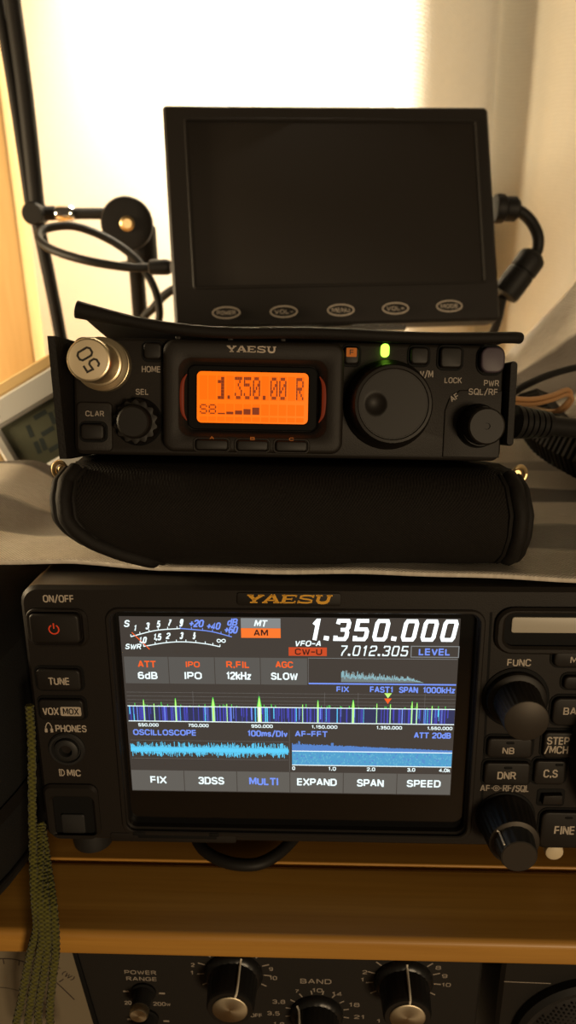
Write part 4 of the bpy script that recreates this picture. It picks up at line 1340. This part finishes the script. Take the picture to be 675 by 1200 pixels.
# left wall, flaring open at the front
rows = []
for j in range(9):
    y = -19.0 + j * 36.4 / 8
    f = j / 8
    rows.append([(-67.0, y, -150), (-67.0, y, -8), (-67.2 - 0.2 * f, y, 0), (-68.0 - 1.1 * f, y, 2 + 7.0 * f)])
b = B()
sheet(b, rows, (-2.2, 0, 0), 'case')
ca_.part('side_wall', b)
b = B()
b.loft([[(x, y, z) for x, y in rrect(2.6, 26.0, 1.2, 4, 69.0, 0.4)] for z in (-150, 2.0)] + [[(x, y, 2.6) for x, y in rrect(1.8, 25.2, 0.8, 4, 69.0, 0.4)]], 'case')
ca_.part('side_wall', b)
b = B()
b.box(-66.8, -19.0, -165, 67.4, 18.8, -160.5, 'case', 1.0)
ca_.part('rear_wall', b)
# top flap, its left front corner curled upwards
rows = []
edge_line = []
for i in range(33):
    x = -61.5 + i * 129.0 / 32
    row = []
    for j in range(15):
        f = j / 14
        z = -160 + f * 166
        c = max(0.0, (-10.0 - x) / 51.5)
        lift = 5.4 * c ** 2.0 * max(0, (f - 0.55) / 0.45) ** 1.3
        y = 19.2 + lift + 0.35 * sin(x * 0.09 + 1.0) * f
        row.append((x - 1.8 * c * f, y, z))
    rows.append(row)
    edge_line.append((row[-1][0], row[-1][1] + 0.6, row[-1][2]))
b = B()
sheet(b, rows, (0, 1.7, 0), 'case')
tf = ca_.part('top_flap', b)
b = B()
b.tube(edge_line + [(69.5, edge_line[-1][1], 5.0)], lambda t: 1.75 + 0.9 * max(0, 0.12 - t) / 0.12, 'tape', 12, 3)
ca_.part('flap_binding', b, tf)

# ------------------------------------------------------------------ monitor
MOo, MR, MU = (0.0100, 0.4431, 1.2186), (0.98564, 0.16885, -0.00301), (-0.05934, 0.36296, 0.92991)
mo = Thing('monitor', 'small black monitor with a dark screen and five oval keys, standing behind the portable radio', 'monitor', MOo, MR, MU, (0, -105, -25))
b = B()
ot = rrect(178, 118, 2.6, 6)
inn = rrect(158, 88.0, 1.0, 6, 2.0, 6.6)
b.loft([[(x, y, -20) for x, y in inset(ot, 6)], [(x, y, -16) for x, y in inset(ot, 1.0)], [(x, y, -9) for x, y in ot]], 'mon', True, False)
b.ring(ot, inn, -9, 0.0, 'mon', 1.4, floor=-2.2, mfloor='mon')
mo.part('housing', b)
b = B()
b.plate(-76.4, -36.6, 80.6, 50.0, -2.3, -1.8, 0.6, 'monscr', 0.1)
mo.part('screen', b)
b = B()
b.ring(rrect(160.6, 90.6, 2.0, 6, 2.0, 6.6), rrect(158.0, 88.0, 1.2, 6, 2.0, 6.6), -0.6, 0.5, 'mon', 0.3)
mo.part('screen_rim', b)
for nm, tx, x, y in (('power_button', 'POWER', -61.8, -51.6), ('volume_button', 'VOL-', -31.3, -51.8), ('menu_button', 'MENU', -0.5, -51.7), ('volume_button', 'VOL+', 29.6, -51.5), ('mode_button', 'MODE', 59.8, -51.0)):
    b = B()
    e0 = [(x + 7.3 * cos(a), y + 3.1 * sin(a)) for a in [2 * pi * k / 32 for k in range(32)]]
    b.prism(e0, -0.3, 0.9, 'mon', 0.5)
    b.stroke([(x + 7.1 * cos(a), y + 2.95 * sin(a)) for a in [2 * pi * k / 32 for k in range(32)]], 0.7, 0.95, 'ink', True)
    b.text(tx, x - 4.9, y - 1.1, x + 4.9, y + 1.1, 0.95, 'ink')
    mo.part(nm, b)
b = B()
b.box(-9, -78, -22, 9, -30, -16, 'mon', 1.5)
b.lathe([(6, -14), (6, 14)], 0, 0, 0, 'mon', 24, axis=((0, -80, -19), (1, 0, 0)))
mo.part('stand_neck', b)
b = B()
b.box(-34, -64.2, -8, 34, -61.0, 4, 'chrome', 0.8)
mo.part('stand_rail', b, label='bright metal rail under the housing')
b = B()
b.lathe([(25, 0), (25, 2.5), (23, 4), (6, 5.5), (5.5, 40)], 0, 0, 0, 'mon', 40, axis=((0, -114.2, -32.6), (0, 0.93, 0.368)))
mo.part('stand_foot', b)

# ------------------------------------------------------------------ clock leaning at the left
a31 = radians(30.8)
CRr = CR * cos(a31) + CU * sin(a31)
CUu = CU * cos(a31) - CR * sin(a31)
ck = Thing('desk_clock', 'tilted desk clock with wooden casing and silver bezel, left of the carrying case', 'clock', (-0.1563, 0.3672, 1.1176), CRr, CUu, (0, -46, -20))
ck.root.scale = (1.08, 1.08, 1.08)
b = B()
b.ring(rrect(54.5, 62, 3.0, 5, 16.75, -12.5), rrect(45, 50, 2.0, 5, 16.75, -12.5), -20, -1.0, 'clockwood', 1.0, floor=-3.0, mfloor='clockwood')
b.box(-9.8, -43, -24, 43, 18, -19.5, 'clockwood', 1.0)
ck.part('casing', b)
b = B()
b.ring(rrect(44.8, 49.8, 2.0, 5, 16.75, -12.5), rrect(36, 25.0, 0.8, 5, 18.0, -12.5), -3.2, 0.6, 'clocksilver', 1.4, floor=-2.0)
b.text('DAILY', -3.6, 4.2, 3.8, 6.2, 0.63, 'meterink')
ck.part('bezel', b, label='silver-white bezel')
b = B()
b.plate(0.2, -24.8, 35.8, -0.2, -2.4, -1.2, 0.5, 'clocklcd', 0.1)


def seg7(b, ch, x, y, w, h, t, z, m):
    S = {'1': 'bc', '2': 'abged', '5': 'afgcd', '8': 'abcdefg', ':': ''}[ch]
    sl = 0.10 * h
    P = {'a': ((0, h), (w, h)), 'b': ((w, h), (w, h / 2)), 'c': ((w, h / 2), (w, 0)), 'd': ((0, 0), (w, 0)), 'e': ((0, h / 2), (0, 0)), 'f': ((0, h), (0, h / 2)), 'g': ((0, h / 2), (w, h / 2))}
    for k in S:
        (x0, y0), (x1, y1) = P[k]
        d = Vector((x1 - x0, y1 - y0)).normalized() * t * 0.55
        b.stroke([(x + x0 + d.x + sl * y0 / h, y + y0 + d.y), (x + x1 - d.x + sl * y1 / h, y + y1 - d.y)], t, z, m)


for ch, x in (('1', 1), ('2', 13), ('5', 25)):
    seg7(b, ch, x, -20.5, 9, 16.5, 2.2, -1.15, 'clockseg')
ck.part('display', b, label='grey-green unlit clock display')

# ------------------------------------------------------------------ arm stand, joint and rods at the left
st = world_thing('boom_arm', 'black jointed arm with twin rods rising beside the wooden frame at left', 'arm', (-0.165, 0.5, 1.0012))
SB = (-0.165, 0.5, 1.0012)
b = B()
b.tube([(-0.176, 0.5, 1.62), (-0.1735, 0.5, 1.45), (-0.1722, 0.5, 1.3654), (-0.1705, 0.5, 1.2909), (-0.1715, 0.5, 1.2216)], 0.0048, 'arm', 14, 4)
wobj('upper_rod', b, st, SB)
b = B()
b.tube([(-0.190, 0.5, 1.62), (-0.1842, 0.5, 1.45), (-0.1812, 0.5, 1.3656), (-0.1775, 0.5, 1.2911), (-0.1757, 0.5, 1.2216)], 0.0030, 'arm', 12, 4)
wobj('upper_rod', b, st, SB)
b = B()
b.tube([(-0.1725, 0.5, 1.2225), (-0.1659, 0.5, 1.144), (-0.160, 0.5, 1.020), (-0.160, 0.5, 1.0062)], 0.0040, 'arm', 14, 4)
wobj('lower_rod', b, st, SB)
b = B()
b.lathe([(0.006, -0.008), (0.0068, -0.006), (0.0068, 0.006), (0.006, 0.008)], 0, 0, 0, 'arm', 24, axis=((-0.1725, 0.5, 1.2216), (0, 1, 0)))
b.lathe([(0.0042, 0.0), (0.0042, 0.012)], 0, 0, 0, 'arm', 20, axis=((-0.1725, 0.5, 1.2216), (1, 0, 0)))
wobj('elbow_joint', b, st, SB)
b = B()
b.lathe([(0.0034, 0.0), (0.0034, 0.05)], 0, 0, 0, 'arm', 16, axis=((-0.1725, 0.5, 1.2214), (1, 0, -0.01)))
cr = wobj('cross_rod', b, st, SB)
b = B()
b.lathe([(0.0036, -0.006), (0.0048, -0.004), (0.0050, 0.0), (0.0048, 0.004), (0.0036, 0.006)], 0, 0, 0, 'chrome', 24, axis=((-0.1541, 0.4995, 1.2212), (1, 0, -0.01)))
o = wobj('collar', b, cr, SB)
o['label'] = 'shiny metal collar'
b = B()
dsk = Vector((-0.1148, 0.492, 1.2151))
dd = (Vector((0, 0, 1.218)) - dsk).normalized()
b.lathe([(0.0140, -0.010), (0.0155, -0.008), (0.0157, -0.001), (0.0150, 0.0012), (0.012, 0.0018), (0.006, 0.0016)], 0, 0, 0, 'arm', 48, axis=(dsk, dd))
jd = wobj('joint_disc', b, st, SB)
b = B()
b.lathe([(0.0044, 0.0014), (0.0044, 0.0024), (0.0030, 0.0034), (0.0026, 0.0030), (0.0012, 0.0030), (0.0010, 0.0042)], 0, 0, 0, 'brass', 24, axis=(dsk, dd))
o = wobj('centre_screw', b, jd, SB)
o['label'] = 'brass screw in the disc'
b = B()
b.box(-0.1215, 0.503, 1.190, -0.1015, 0.522, 1.214, 'arm', 0.002)
b.box(-0.1262, 0.503, 1.187, -0.1035, 0.520, 1.1925, 'arm', 0.001)
wobj('clamp_block', b, st, SB)
b = B()
pst = []
for k in range(220):
    pst.append((0.0052 - 0.0006 * (k % 2), k * 0.0009))
b.lathe(pst, 0, 0, 0, 'arm', 20, axis=((-0.1155, 0.511, 1.0012), (0, 0, 1)))
wobj('upright_post', b, st, SB)
b = B()
b.box(-0.19, 0.47, 1.0012, -0.10, 0.53, 1.006, 'arm', 0.002)
wobj('base_plate', b, st, SB)

# ------------------------------------------------------------------ cables behind
def cable(name, label, cat, parts, base):
    e = world_thing(name, label, cat, base)
    for nm, b, lab in parts:
        o = wobj(nm, b, e, base)
        if lab:
            o['label'] = lab
    return e


b1 = B().tube([(-0.0885, 0.4365, 1.1930), (-0.1018, 0.432, 1.1933), (-0.1246, 0.43, 1.1973), (-0.1458, 0.44, 1.2028), (-0.1555, 0.45, 1.2085), (-0.1536, 0.46, 1.2132), (-0.1392, 0.468, 1.2140), (-0.12, 0.47, 1.2061), (-0.1058, 0.47, 1.1951), (-0.0969, 0.47, 1.1805), (-0.0944, 0.47, 1.1657), (-0.097, 0.47, 1.1506), (-0.097, 0.475, 1.12), (-0.094, 0.482, 1.06), (-0.092, 0.488, 1.0045)], 0.0024, 'cable', 12, 8)
b2 = B().lathe([(0.0026, 0), (0.0040, 0.001), (0.0042, 0.010), (0.0034, 0.012)], 0, 0, 0, 'cable', 20, axis=((-0.0912, 0.4330, 1.1932), (1, 0.0, 0)))
cable('looped_cable', 'black cable looping left from the left edge of the monitor', 'cable', [('cord', b1, None), ('plug', b2, None)], (-0.092, 0.488, 1.0012))
b1 = B().tube([(-0.090, 0.502, 1.0045), (-0.098, 0.497, 1.09), (-0.1091, 0.487, 1.1508), (-0.0999, 0.483, 1.1672), (-0.086, 0.48, 1.1781), (-0.066, 0.48, 1.1825), (-0.04, 0.47, 1.182), (-0.03, 0.462, 1.190)], 0.0026, 'cable', 12, 8)
cable('power_cord', 'black cord running down behind the left edge of the monitor', 'cable', [('cord', b1, None)], (-0.090, 0.502, 1.0012))

b1 = B().lathe([(0.0075, 0.0), (0.0080, 0.002), (0.0078, 0.005), (0.0064, 0.006), (0.0068, 0.007), (0.0068, 0.012), (0.005, 0.014)], 0, 0, 0, 'cable', 24, axis=((0.0995, 0.4685, 1.2208), (0.98, 0.12, -0.04)))
b2 = B().tube([(0.1110, 0.4695, 1.2203), (0.1165, 0.469, 1.2176), (0.1215, 0.468, 1.2125), (0.1248, 0.466, 1.2055), (0.1248, 0.465, 1.1985), (0.1218, 0.463, 1.1935)], 0.0033, 'cable', 14, 8)
dv = (Vector((0.1060, 0.4575, 1.1730)) - Vector((0.1232, 0.462, 1.1965))).normalized()
b3 = B().lathe([(0.0050, 0.0), (0.0074, 0.002), (0.0080, 0.004), (0.0080, 0.0115), (0.0072, 0.012), (0.0072, 0.0128), (0.0080, 0.0133), (0.0080, 0.026), (0.0074, 0.028), (0.0040, 0.029)], 0, 0, 0, 'cable', 28, axis=((0.1234, 0.4625, 1.1968), tuple(dv)))
b4 = B().tube([(0.1060, 0.4580, 1.1735), (0.1050, 0.466, 1.155), (0.098, 0.478, 1.13), (0.086, 0.483, 1.096), (0.08, 0.49, 1.05), (0.08, 0.50, 1.0045)], 0.0026, 'cable', 12, 6)
cable('monitor_cable', 'black cable with thick filter barrel curving from right edge of the monitor', 'cable', [('plug', b1, None), ('cord', b2, None), ('ferrite_core', b3, None), ('lower_cord', b4, None)], (0.08, 0.5, 1.0012))

# cables at the right of the portable radio
b1 = B()
pf = [(0.0040, 0.0), (0.0056, 0.001)]
for k in range(6):
    h = 0.001 + k * 0.0026
    pf += [(0.0060 - k * 0.00025, h), (0.0060 - k * 0.00025, h + 0.0017), (0.0050 - k * 0.00025, h + 0.0019), (0.0050 - k * 0.00025, h + 0.0025)]
b1.lathe(pf, 0, 0, 0, 'cable', 28, axis=((0.0690, 0.269, 1.1490), (0.94, 0.33, -0.17)))
b2 = B().tube([(0.0820, 0.2735, 1.1467), (0.0974, 0.2785, 1.1438), (0.112, 0.285, 1.1412), (0.14, 0.30, 1.135), (0.18, 0.33, 1.128), (0.23, 0.38, 1.15)], 0.0036, 'cable', 14, 6)
cable('microphone_cable', 'thick black cable with ribbed sleeve plugged beside the portable radio', 'cable', [('strain_relief', b1, None), ('cord', b2, None)], (0.18, 0.33, 1.11))
b1 = B()
axis_ = smooth_path([(0.1118, 0.396, 1.11), (0.113, 0.372, 1.11), (0.1155, 0.335, 1.11), (0.120, 0.292, 1.11), (0.130, 0.250, 1.11)], 62)
for p in axis_:
    p.z = cloth_top(p.x, p.y) + 0.0142
hel = []
nrm = Vector((0, 0, 1))
for i, p in enumerate(axis_):
    t = (axis_[min(i + 1, len(axis_) - 1)] - axis_[max(i - 1, 0)]).normalized()
    sd = t.cross(nrm).normalized()
    up_ = sd.cross(t)
    a = i * 2 * pi / 8.0
    hel.append(tuple(p + sd * (0.0100 * cos(a)) + up_ * (0.0100 * sin(a))))
b1.tube(hel, 0.0018, 'cable', 6, 1)
wb = wobj('coiled_cord', b1, base=(0.135, 0.36, 1.10))
wb.data.vertices.foreach_set('co', [c for v in b1.v for c in (v[0] - 0.135, v[1] - 0.36, v[2] - 1.10)])
tag(wb, 'black coiled cord lying on the striped cloth at the right', 'cord')
tw = world_thing('twin_wire', 'thin brown twin wire bent in a loop right of the portable radio', 'wire', (0.09, 0.36, 1.105))
for dz in (0.0, 0.0021):
    b1 = B().tube([(0.0700, 0.300, 1.1490 + dz), (0.0861, 0.31, 1.1456 + dz), (0.0976, 0.32, 1.1450 + dz), (0.1072, 0.33, 1.1452 + dz), (0.1104 - dz * 0.4, 0.332, 1.1423 + dz * .5), (0.1078 - dz, 0.334, 1.1375), (0.1046 - dz, 0.342, 1.1350), (0.099, 0.360, 1.132), (0.093, 0.385, 1.121), (0.090, 0.40, 1.106 + dz)], 0.0010, 'wire', 8, 8)
    wobj('strand', b1, tw, (0.09, 0.36, 1.105))
b1 = B().tube([(0.0740, 0.335, 1.1360), (0.0829, 0.34, 1.1409), (0.0944, 0.35, 1.1449), (0.1084, 0.36, 1.148), (0.125, 0.37, 1.1496), (0.1447, 0.38, 1.1485), (0.18, 0.40, 1.158), (0.22, 0.42, 1.195)], 0.0017, 'cable', 10, 8)
wb = wobj('thin_cable', b1, base=(0.1, 0.36, 1.13))
wb.data.vertices.foreach_set('co', [c for v in b1.v for c in (v[0] - 0.1, v[1] - 0.36, v[2] - 1.13)])
tag(wb, 'thin black cable arching over the brown twin wire at right', 'cable')

# cable drooping under the big radio
b1 = B().tube([(-0.058, 0.26, 1.006), (-0.050, 0.235, 1.0044), (-0.0435, 0.219, 1.0036), (-0.037, 0.2122, 1.0034), (-0.0276, 0.2088, 1.0034), (-0.018, 0.2105, 1.0034), (-0.0085, 0.221, 1.0036), (0.0, 0.24, 1.0044), (0.006, 0.27, 1.006)], 0.0022, 'cable', 12, 8)
wb = wobj('speaker_cable', b1, base=(-0.027, 0.21, 1.001))
wb.data.vertices.foreach_set('co', [c for v in b1.v for c in (v[0] + 0.027, v[1] - 0.21, v[2] - 1.001)])
tag(wb, 'black cable bowing out on the shelf from under the big radio', 'cable')

# ------------------------------------------------------------------ pouch and lanyard at the left
po_ = world_thing('pouch', 'black fabric pouch standing on the shelf left of the big radio', 'bag', (-0.160, 0.266, 1.001))
PB = (-0.160, 0.266, 1.001)


def sup(rx, ry, n=56, e=3.2, cx=-0.160, cy=0.266):
    out = []
    for k in range(n):
        a = 2 * pi * k / n
        c, s = cos(a), sin(a)
        out.append((cx + rx * math.copysign(abs(c) ** (2 / e), c), cy + ry * math.copysign(abs(s) ** (2 / e), s)))
    return out


def sag(y, z):
    """the half empty pouch slumps at its rear end"""
    k = max(0.0, min(1.0, (y - 0.305) / 0.035))
    return z if z < 1.02 else 1.02 + (z - 1.02) * (1 - 0.42 * k * k * (3 - 2 * k))


b = B()
R = []
for f, z in ((0.80, 1.0015), (0.93, 1.0035), (0.985, 1.010), (1.0, 1.022), (1.0, 1.06), (0.99, 1.078), (0.95, 1.086), (0.85, 1.090), (0.5, 1.091)):
    R.append([(x, y, sag(y, z)) for x, y in sup(0.0645 * f, 0.109 * f)])
b.loft(R, 'pouch')
wobj('body', b, po_, PB)
b = B()
q = sup(0.0652, 0.1098)
b.loft([[(x, y, sag(y, z)) for x, y in q] for z in (1.036, 1.0365, 1.041, 1.0415)], 'tape', False, False)
wobj('strap', b, po_, PB)
b = B()
q = sup(0.0645, 0.1090)
b.tube([(x, y, 1.0140) for x, y in q] + [(q[0][0], q[0][1], 1.0140)], 0.0009, 'tape', 8, 1)
wobj('piping', b, po_, PB)

ln = world_thing('paracord_lanyard', 'olive green braided cord lanyard hanging over the shelf edge at left', 'lanyard', (-0.0885, 0.18, 1.01))
LB = (-0.0885, 0.18, 1.01)
A = [(-0.0893, 0.1985, 1.0770), (-0.0893, 0.196, 1.0653), (-0.0903, 0.19, 1.0399), (-0.0881, 0.1785, 1.022), (-0.0877, 0.1755, 1.0109), (-0.0906, 0.1745, 1.001), (-0.0965, 0.1745, 0.9796), (-0.101, 0.174, 0.9620), (-0.102, 0.174, 0.94)]
A2 = [(-0.0903, 0.1955, 1.0330), (-0.0893, 0.1905, 1.0290), (-0.0866, 0.1785, 1.0210), (-0.0858, 0.1745, 1.0090), (-0.0880, 0.1735, 0.999), (-0.0930, 0.1735, 0.9800), (-0.0965, 0.173, 0.9620), (-0.097, 0.173, 0.94)]
Bc = [(-0.0920, 0.199, 1.030), (-0.0895, 0.191, 1.0238), (-0.0850, 0.1785, 1.0185), (-0.0843, 0.1745, 1.0072), (-0.0868, 0.1735, 0.9936), (-0.0910, 0.1735, 0.9758), (-0.0925, 0.173, 0.9600), (-0.092, 0.173, 0.94)]
Cc = [(-0.0915, 0.1985, 1.0296), (-0.0878, 0.190, 1.0215), (-0.0828, 0.1785, 1.0155), (-0.0822, 0.1745, 1.0036), (-0.0838, 0.1735, 0.9937), (-0.0872, 0.1735, 0.976), (-0.0883, 0.173, 0.9600), (-0.088, 0.173, 0.94)]
for pts in (A, A2, Bc, Cc):
    P = smooth_path(pts, 60)
    b = B()
    # braid: bulging rhythm along the cord
    b.tube(pts, lambda t, L_=len(pts): 0.00128 + 0.00016 * sin(t * L_ * 34), 'cord', 12, 24)
    wobj('cord', b, ln, LB)

# ------------------------------------------------------------------ antenna tuner under the shelf
tu = Thing('antenna_tuner', 'black antenna tuner with meter and large knobs under the shelf board', 'tuner', (0, 0.2, 0.96), (1, 0, 0), (0, 0, 1), (-35, -75, -60))
b = B()
b.box(-137, -75, -120, 59.6, 26.5, -0.2, 'tuner', 1.2)
b.plate(-136, -74, 58.8, 26, -0.4, 0.0, 1.0, 'tuner', 0.2)
zt = 0.03
for t, x0, y0, x1, y1 in [('POWER', -70.2, -1.0, -58.5, 1.0), ('RANGE', -69.8, -4.3, -58.5, -2.3), ('20', -71.6, -17.0, -69.0, -15.0), ('200w', -60.8, -17.2, -54.3, -15.2),
                          ('2', -45.4, 3.5, -44.1, 5.4), ('1', -45.9, -0.5, -44.8, 1.4), ('9', -17.0, 2.4, -15.6, 4.2), ('10', -17.0, -2.2, -14.2, -0.2), ('OFF', -24.5, -22.0, -20.1, -20.0),
                          ('3.5', -18.2, -20.7, -13.5, -18.6), ('3.8', -16.1, -14.5, -11.4, -12.4), ('1.8', -16.0, -26.3, -11.8, -24.4), ('BAND', -5.7, -3.6, 5.6, -1.2), ('7', -7.7, -8.6, -6.3, -6.8),
                          ('10', -1.5, -8.0, 2.4, -6.0), ('14', 5.8, -9.6, 9.6, -7.6), ('18', 12.1, -15.1, 16.1, -13.0), ('21', 14.2, -21.4, 18.0, -19.4), ('2', 16.8, 1.9, 18.5, 3.8), ('1', 16.2, -1.9, 17.4, 0.0),
                          ('8', 42.9, 5.0, 44.8, 6.9), ('9', 45.4, 0.9, 47.3, 2.8), ('10', 45.5, -3.5, 48.8, -1.6), ('1', 22.5, -23.3, 24.0, -21.3)]:
    b.text(t, x0, y0, x1, y1, zt, 'ink2')
for x, y in ((-70.5, -10.0), (-57.1, -10.6), (-70.2, -24.9), (-56.5, -25.4)):
    b.stroke([(x - 1.1, y), (x + 1.1, y)], 0.8, zt, 'ink2')
for cx, cy, r in ((-29.9, 1.3, 10.6), (31.7, -1.0, 10.6)):
    for k in range(11):
        a = radians(-30 + 240 * k / 10)
        b.stroke([(cx + (r + 0.4) * cos(a), cy + (r + 0.4) * sin(a)), (cx + (r + 3.0) * cos(a), cy + (r + 3.0) * sin(a))], 0.5, zt, 'ink2')
for k in range(10):
    a = radians(-10 + 200 * k / 9)
    b.stroke([(0.5 + 10.0 * cos(a), -19 + 10.0 * sin(a)), (0.5 + 12.0 * cos(a), -19 + 12.0 * sin(a))], 0.45, zt, 'ink2')
tu.part('housing', b)
b = B()
mpo = [(-128, -45), (-80.6, -45), (-87.0, 14), (-128, 14)]
b.prism(mpo, -0.3, 1.0, 'deep', 0.3)
b.prism([(-127, -44), (-82.4, -44), (-88.4, 13), (-127, 13)], 0.9, 1.1, 'meter', 0.0)
arc = [(-122, 5.0), (-115.7, 6.6), (-109.2, 6.4), (-103.4, 3.4), (-98.6, -1.4), (-94.5, -6.6), (-90.0, -13.6)]
b.stroke([(p.x, p.y) for p in smooth_path([(x, y, 0) for x, y in arc], 5)], 0.5, 1.13, 'meterink')
arc = [(-122, -8), (-114, -8.5), (-107, -11.5), (-101, -17)]
b.stroke([(p.x, p.y) for p in smooth_path([(x, y, 0) for x, y in arc], 5)], 0.35, 1.13, 'meterink')
for k in range(9):
    a = radians(42 + k * 12)
    b.stroke([(-114 + 26 * cos(a), -22 + 26 * sin(a)), (-114 + 28.5 * cos(a), -22 + 28.5 * sin(a))], 0.4, 1.13, 'meterink')
pen_text(b, 'REF (W)', -99.0, 4.4, -86.6, 6.8, 1.14, 'meterink', 0, 0.15, (-99.0, 4.6, cos(radians(-41)), sin(radians(-41))))
tu.part('meter', b, label='pale meter with a REF (W) scale')
for y in (-9.8, -23.6):
    b = B()
    b.lathe([(4.6, 0), (4.6, 0.8), (4.0, 1.0)], -63.8, y, 0, 'deep', 28)
    b.lathe([(3.5, 0.5), (3.5, 7.0)], -63.8, y, 0, 'rubber', 28)
    b.lathe([(3.4, 6.8), (3.4, 9.0), (3.0, 9.6)], -63.8, y, 0, 'turned', 28)
    tu.part('range_button', b, label='round push button with a silver cap')


def bigknob(name, cx, cy, r, h, rc, ptr):
    b = B()
    b.lathe([(r + 1.6, 0), (r + 1.6, 1.2), (r + 0.6, 2.6), (r, 3.0), (r - 0.6, h - 1.0), (r - 1.2, h)], cx, cy, 0, 'knob', 96, flute=(24, 0.35, 2.9, h - 1.2))
    o = tu.part(name, b)
    b = B()
    b.lathe([(rc, h - 0.3), (rc, h + 0.3), (rc - 0.4, h + 0.6)], cx, cy, 0, 'turned', 56)
    tu.part('cap', b, o, label='turned metal cap')
    b = B()
    a = ptr
    ux, uy = cos(a), sin(a)
    b.tube([(cx + ux * (r + 1.2), cy + uy * (r + 1.2), 1.6), (cx + ux * (r + 0.25), cy + uy * (r + 0.25), 3.4), (cx + ux * (r - 0.35), cy + uy * (r - 0.35), h - 0.8), (cx + ux * (rc + 0.3), cy + uy * (rc + 0.3), h + 0.15)], 0.42, 'pointer', 8, 3)
    tu.part('pointer', b, o, label='white pointer line')
    return o


bigknob('transmitter_knob', -29.9, 0.5, 9.0, 13.5, 6.2, radians(72))
bigknob('antenna_knob', 31.7, -1.0, 9.0, 13.5, 6.2, radians(86))
bigknob('band_knob', 0.3, -19.3, 8.2, 10.0, 4.6, radians(140))

# black speaker beside the tuner
sp = Thing('speaker', 'black speaker with a round perforated grille under the shelf, right of the tuner', 'speaker', (0.125, 0.2, 0.935), (1, 0, 0), (0, 0, 1), (0, -50, -50))
b = B()
b.box(-58, -50, -100, 60, 51.5, -1.5, 'tuner', 2.0)
b.stroke([(-56.7, 22.9), (-40, 22.5)], 0.35, -1.45, 'ink2')
sp.part('cabinet', b)
b = B()
gx, gy, gr = -23.0, -2.0, 26.0
b.lathe([(gr + 2.5, -1.8), (gr + 2.5, 1.5), (gr + 0.8, 3.0), (gr - 1.0, 2.4)], gx, gy, 0, 'rubber', 72)
sp.part('grille_rim', b)
b = B()
b.lathe([(gr - 0.8, 1.0), (gr - 0.8, 2.2), (gr * 0.7, 4.2), (gr * 0.4, 5.4), (0.4, 5.8)], gx, gy, 0, 'mesh', 72)
for i in range(-15, 16):
    for j in range(-17, 18):
        x = (i + 0.5 * (j % 2)) * 1.7
        y = j * 1.48
        rr = sqrt(x * x + y * y)
        if rr < gr - 2.2:
            z = 5.85 - 3.4 * (rr / gr) ** 2
            b.add([(gx + x + 0.5 * cos(k * pi / 3), gy + y + 0.5 * sin(k * pi / 3), z) for k in range(6)], [[0, 1, 2, 3, 4, 5]], 'deep')
sp.part('grille', b, smooth=True)

bpy.context.view_layer.update()
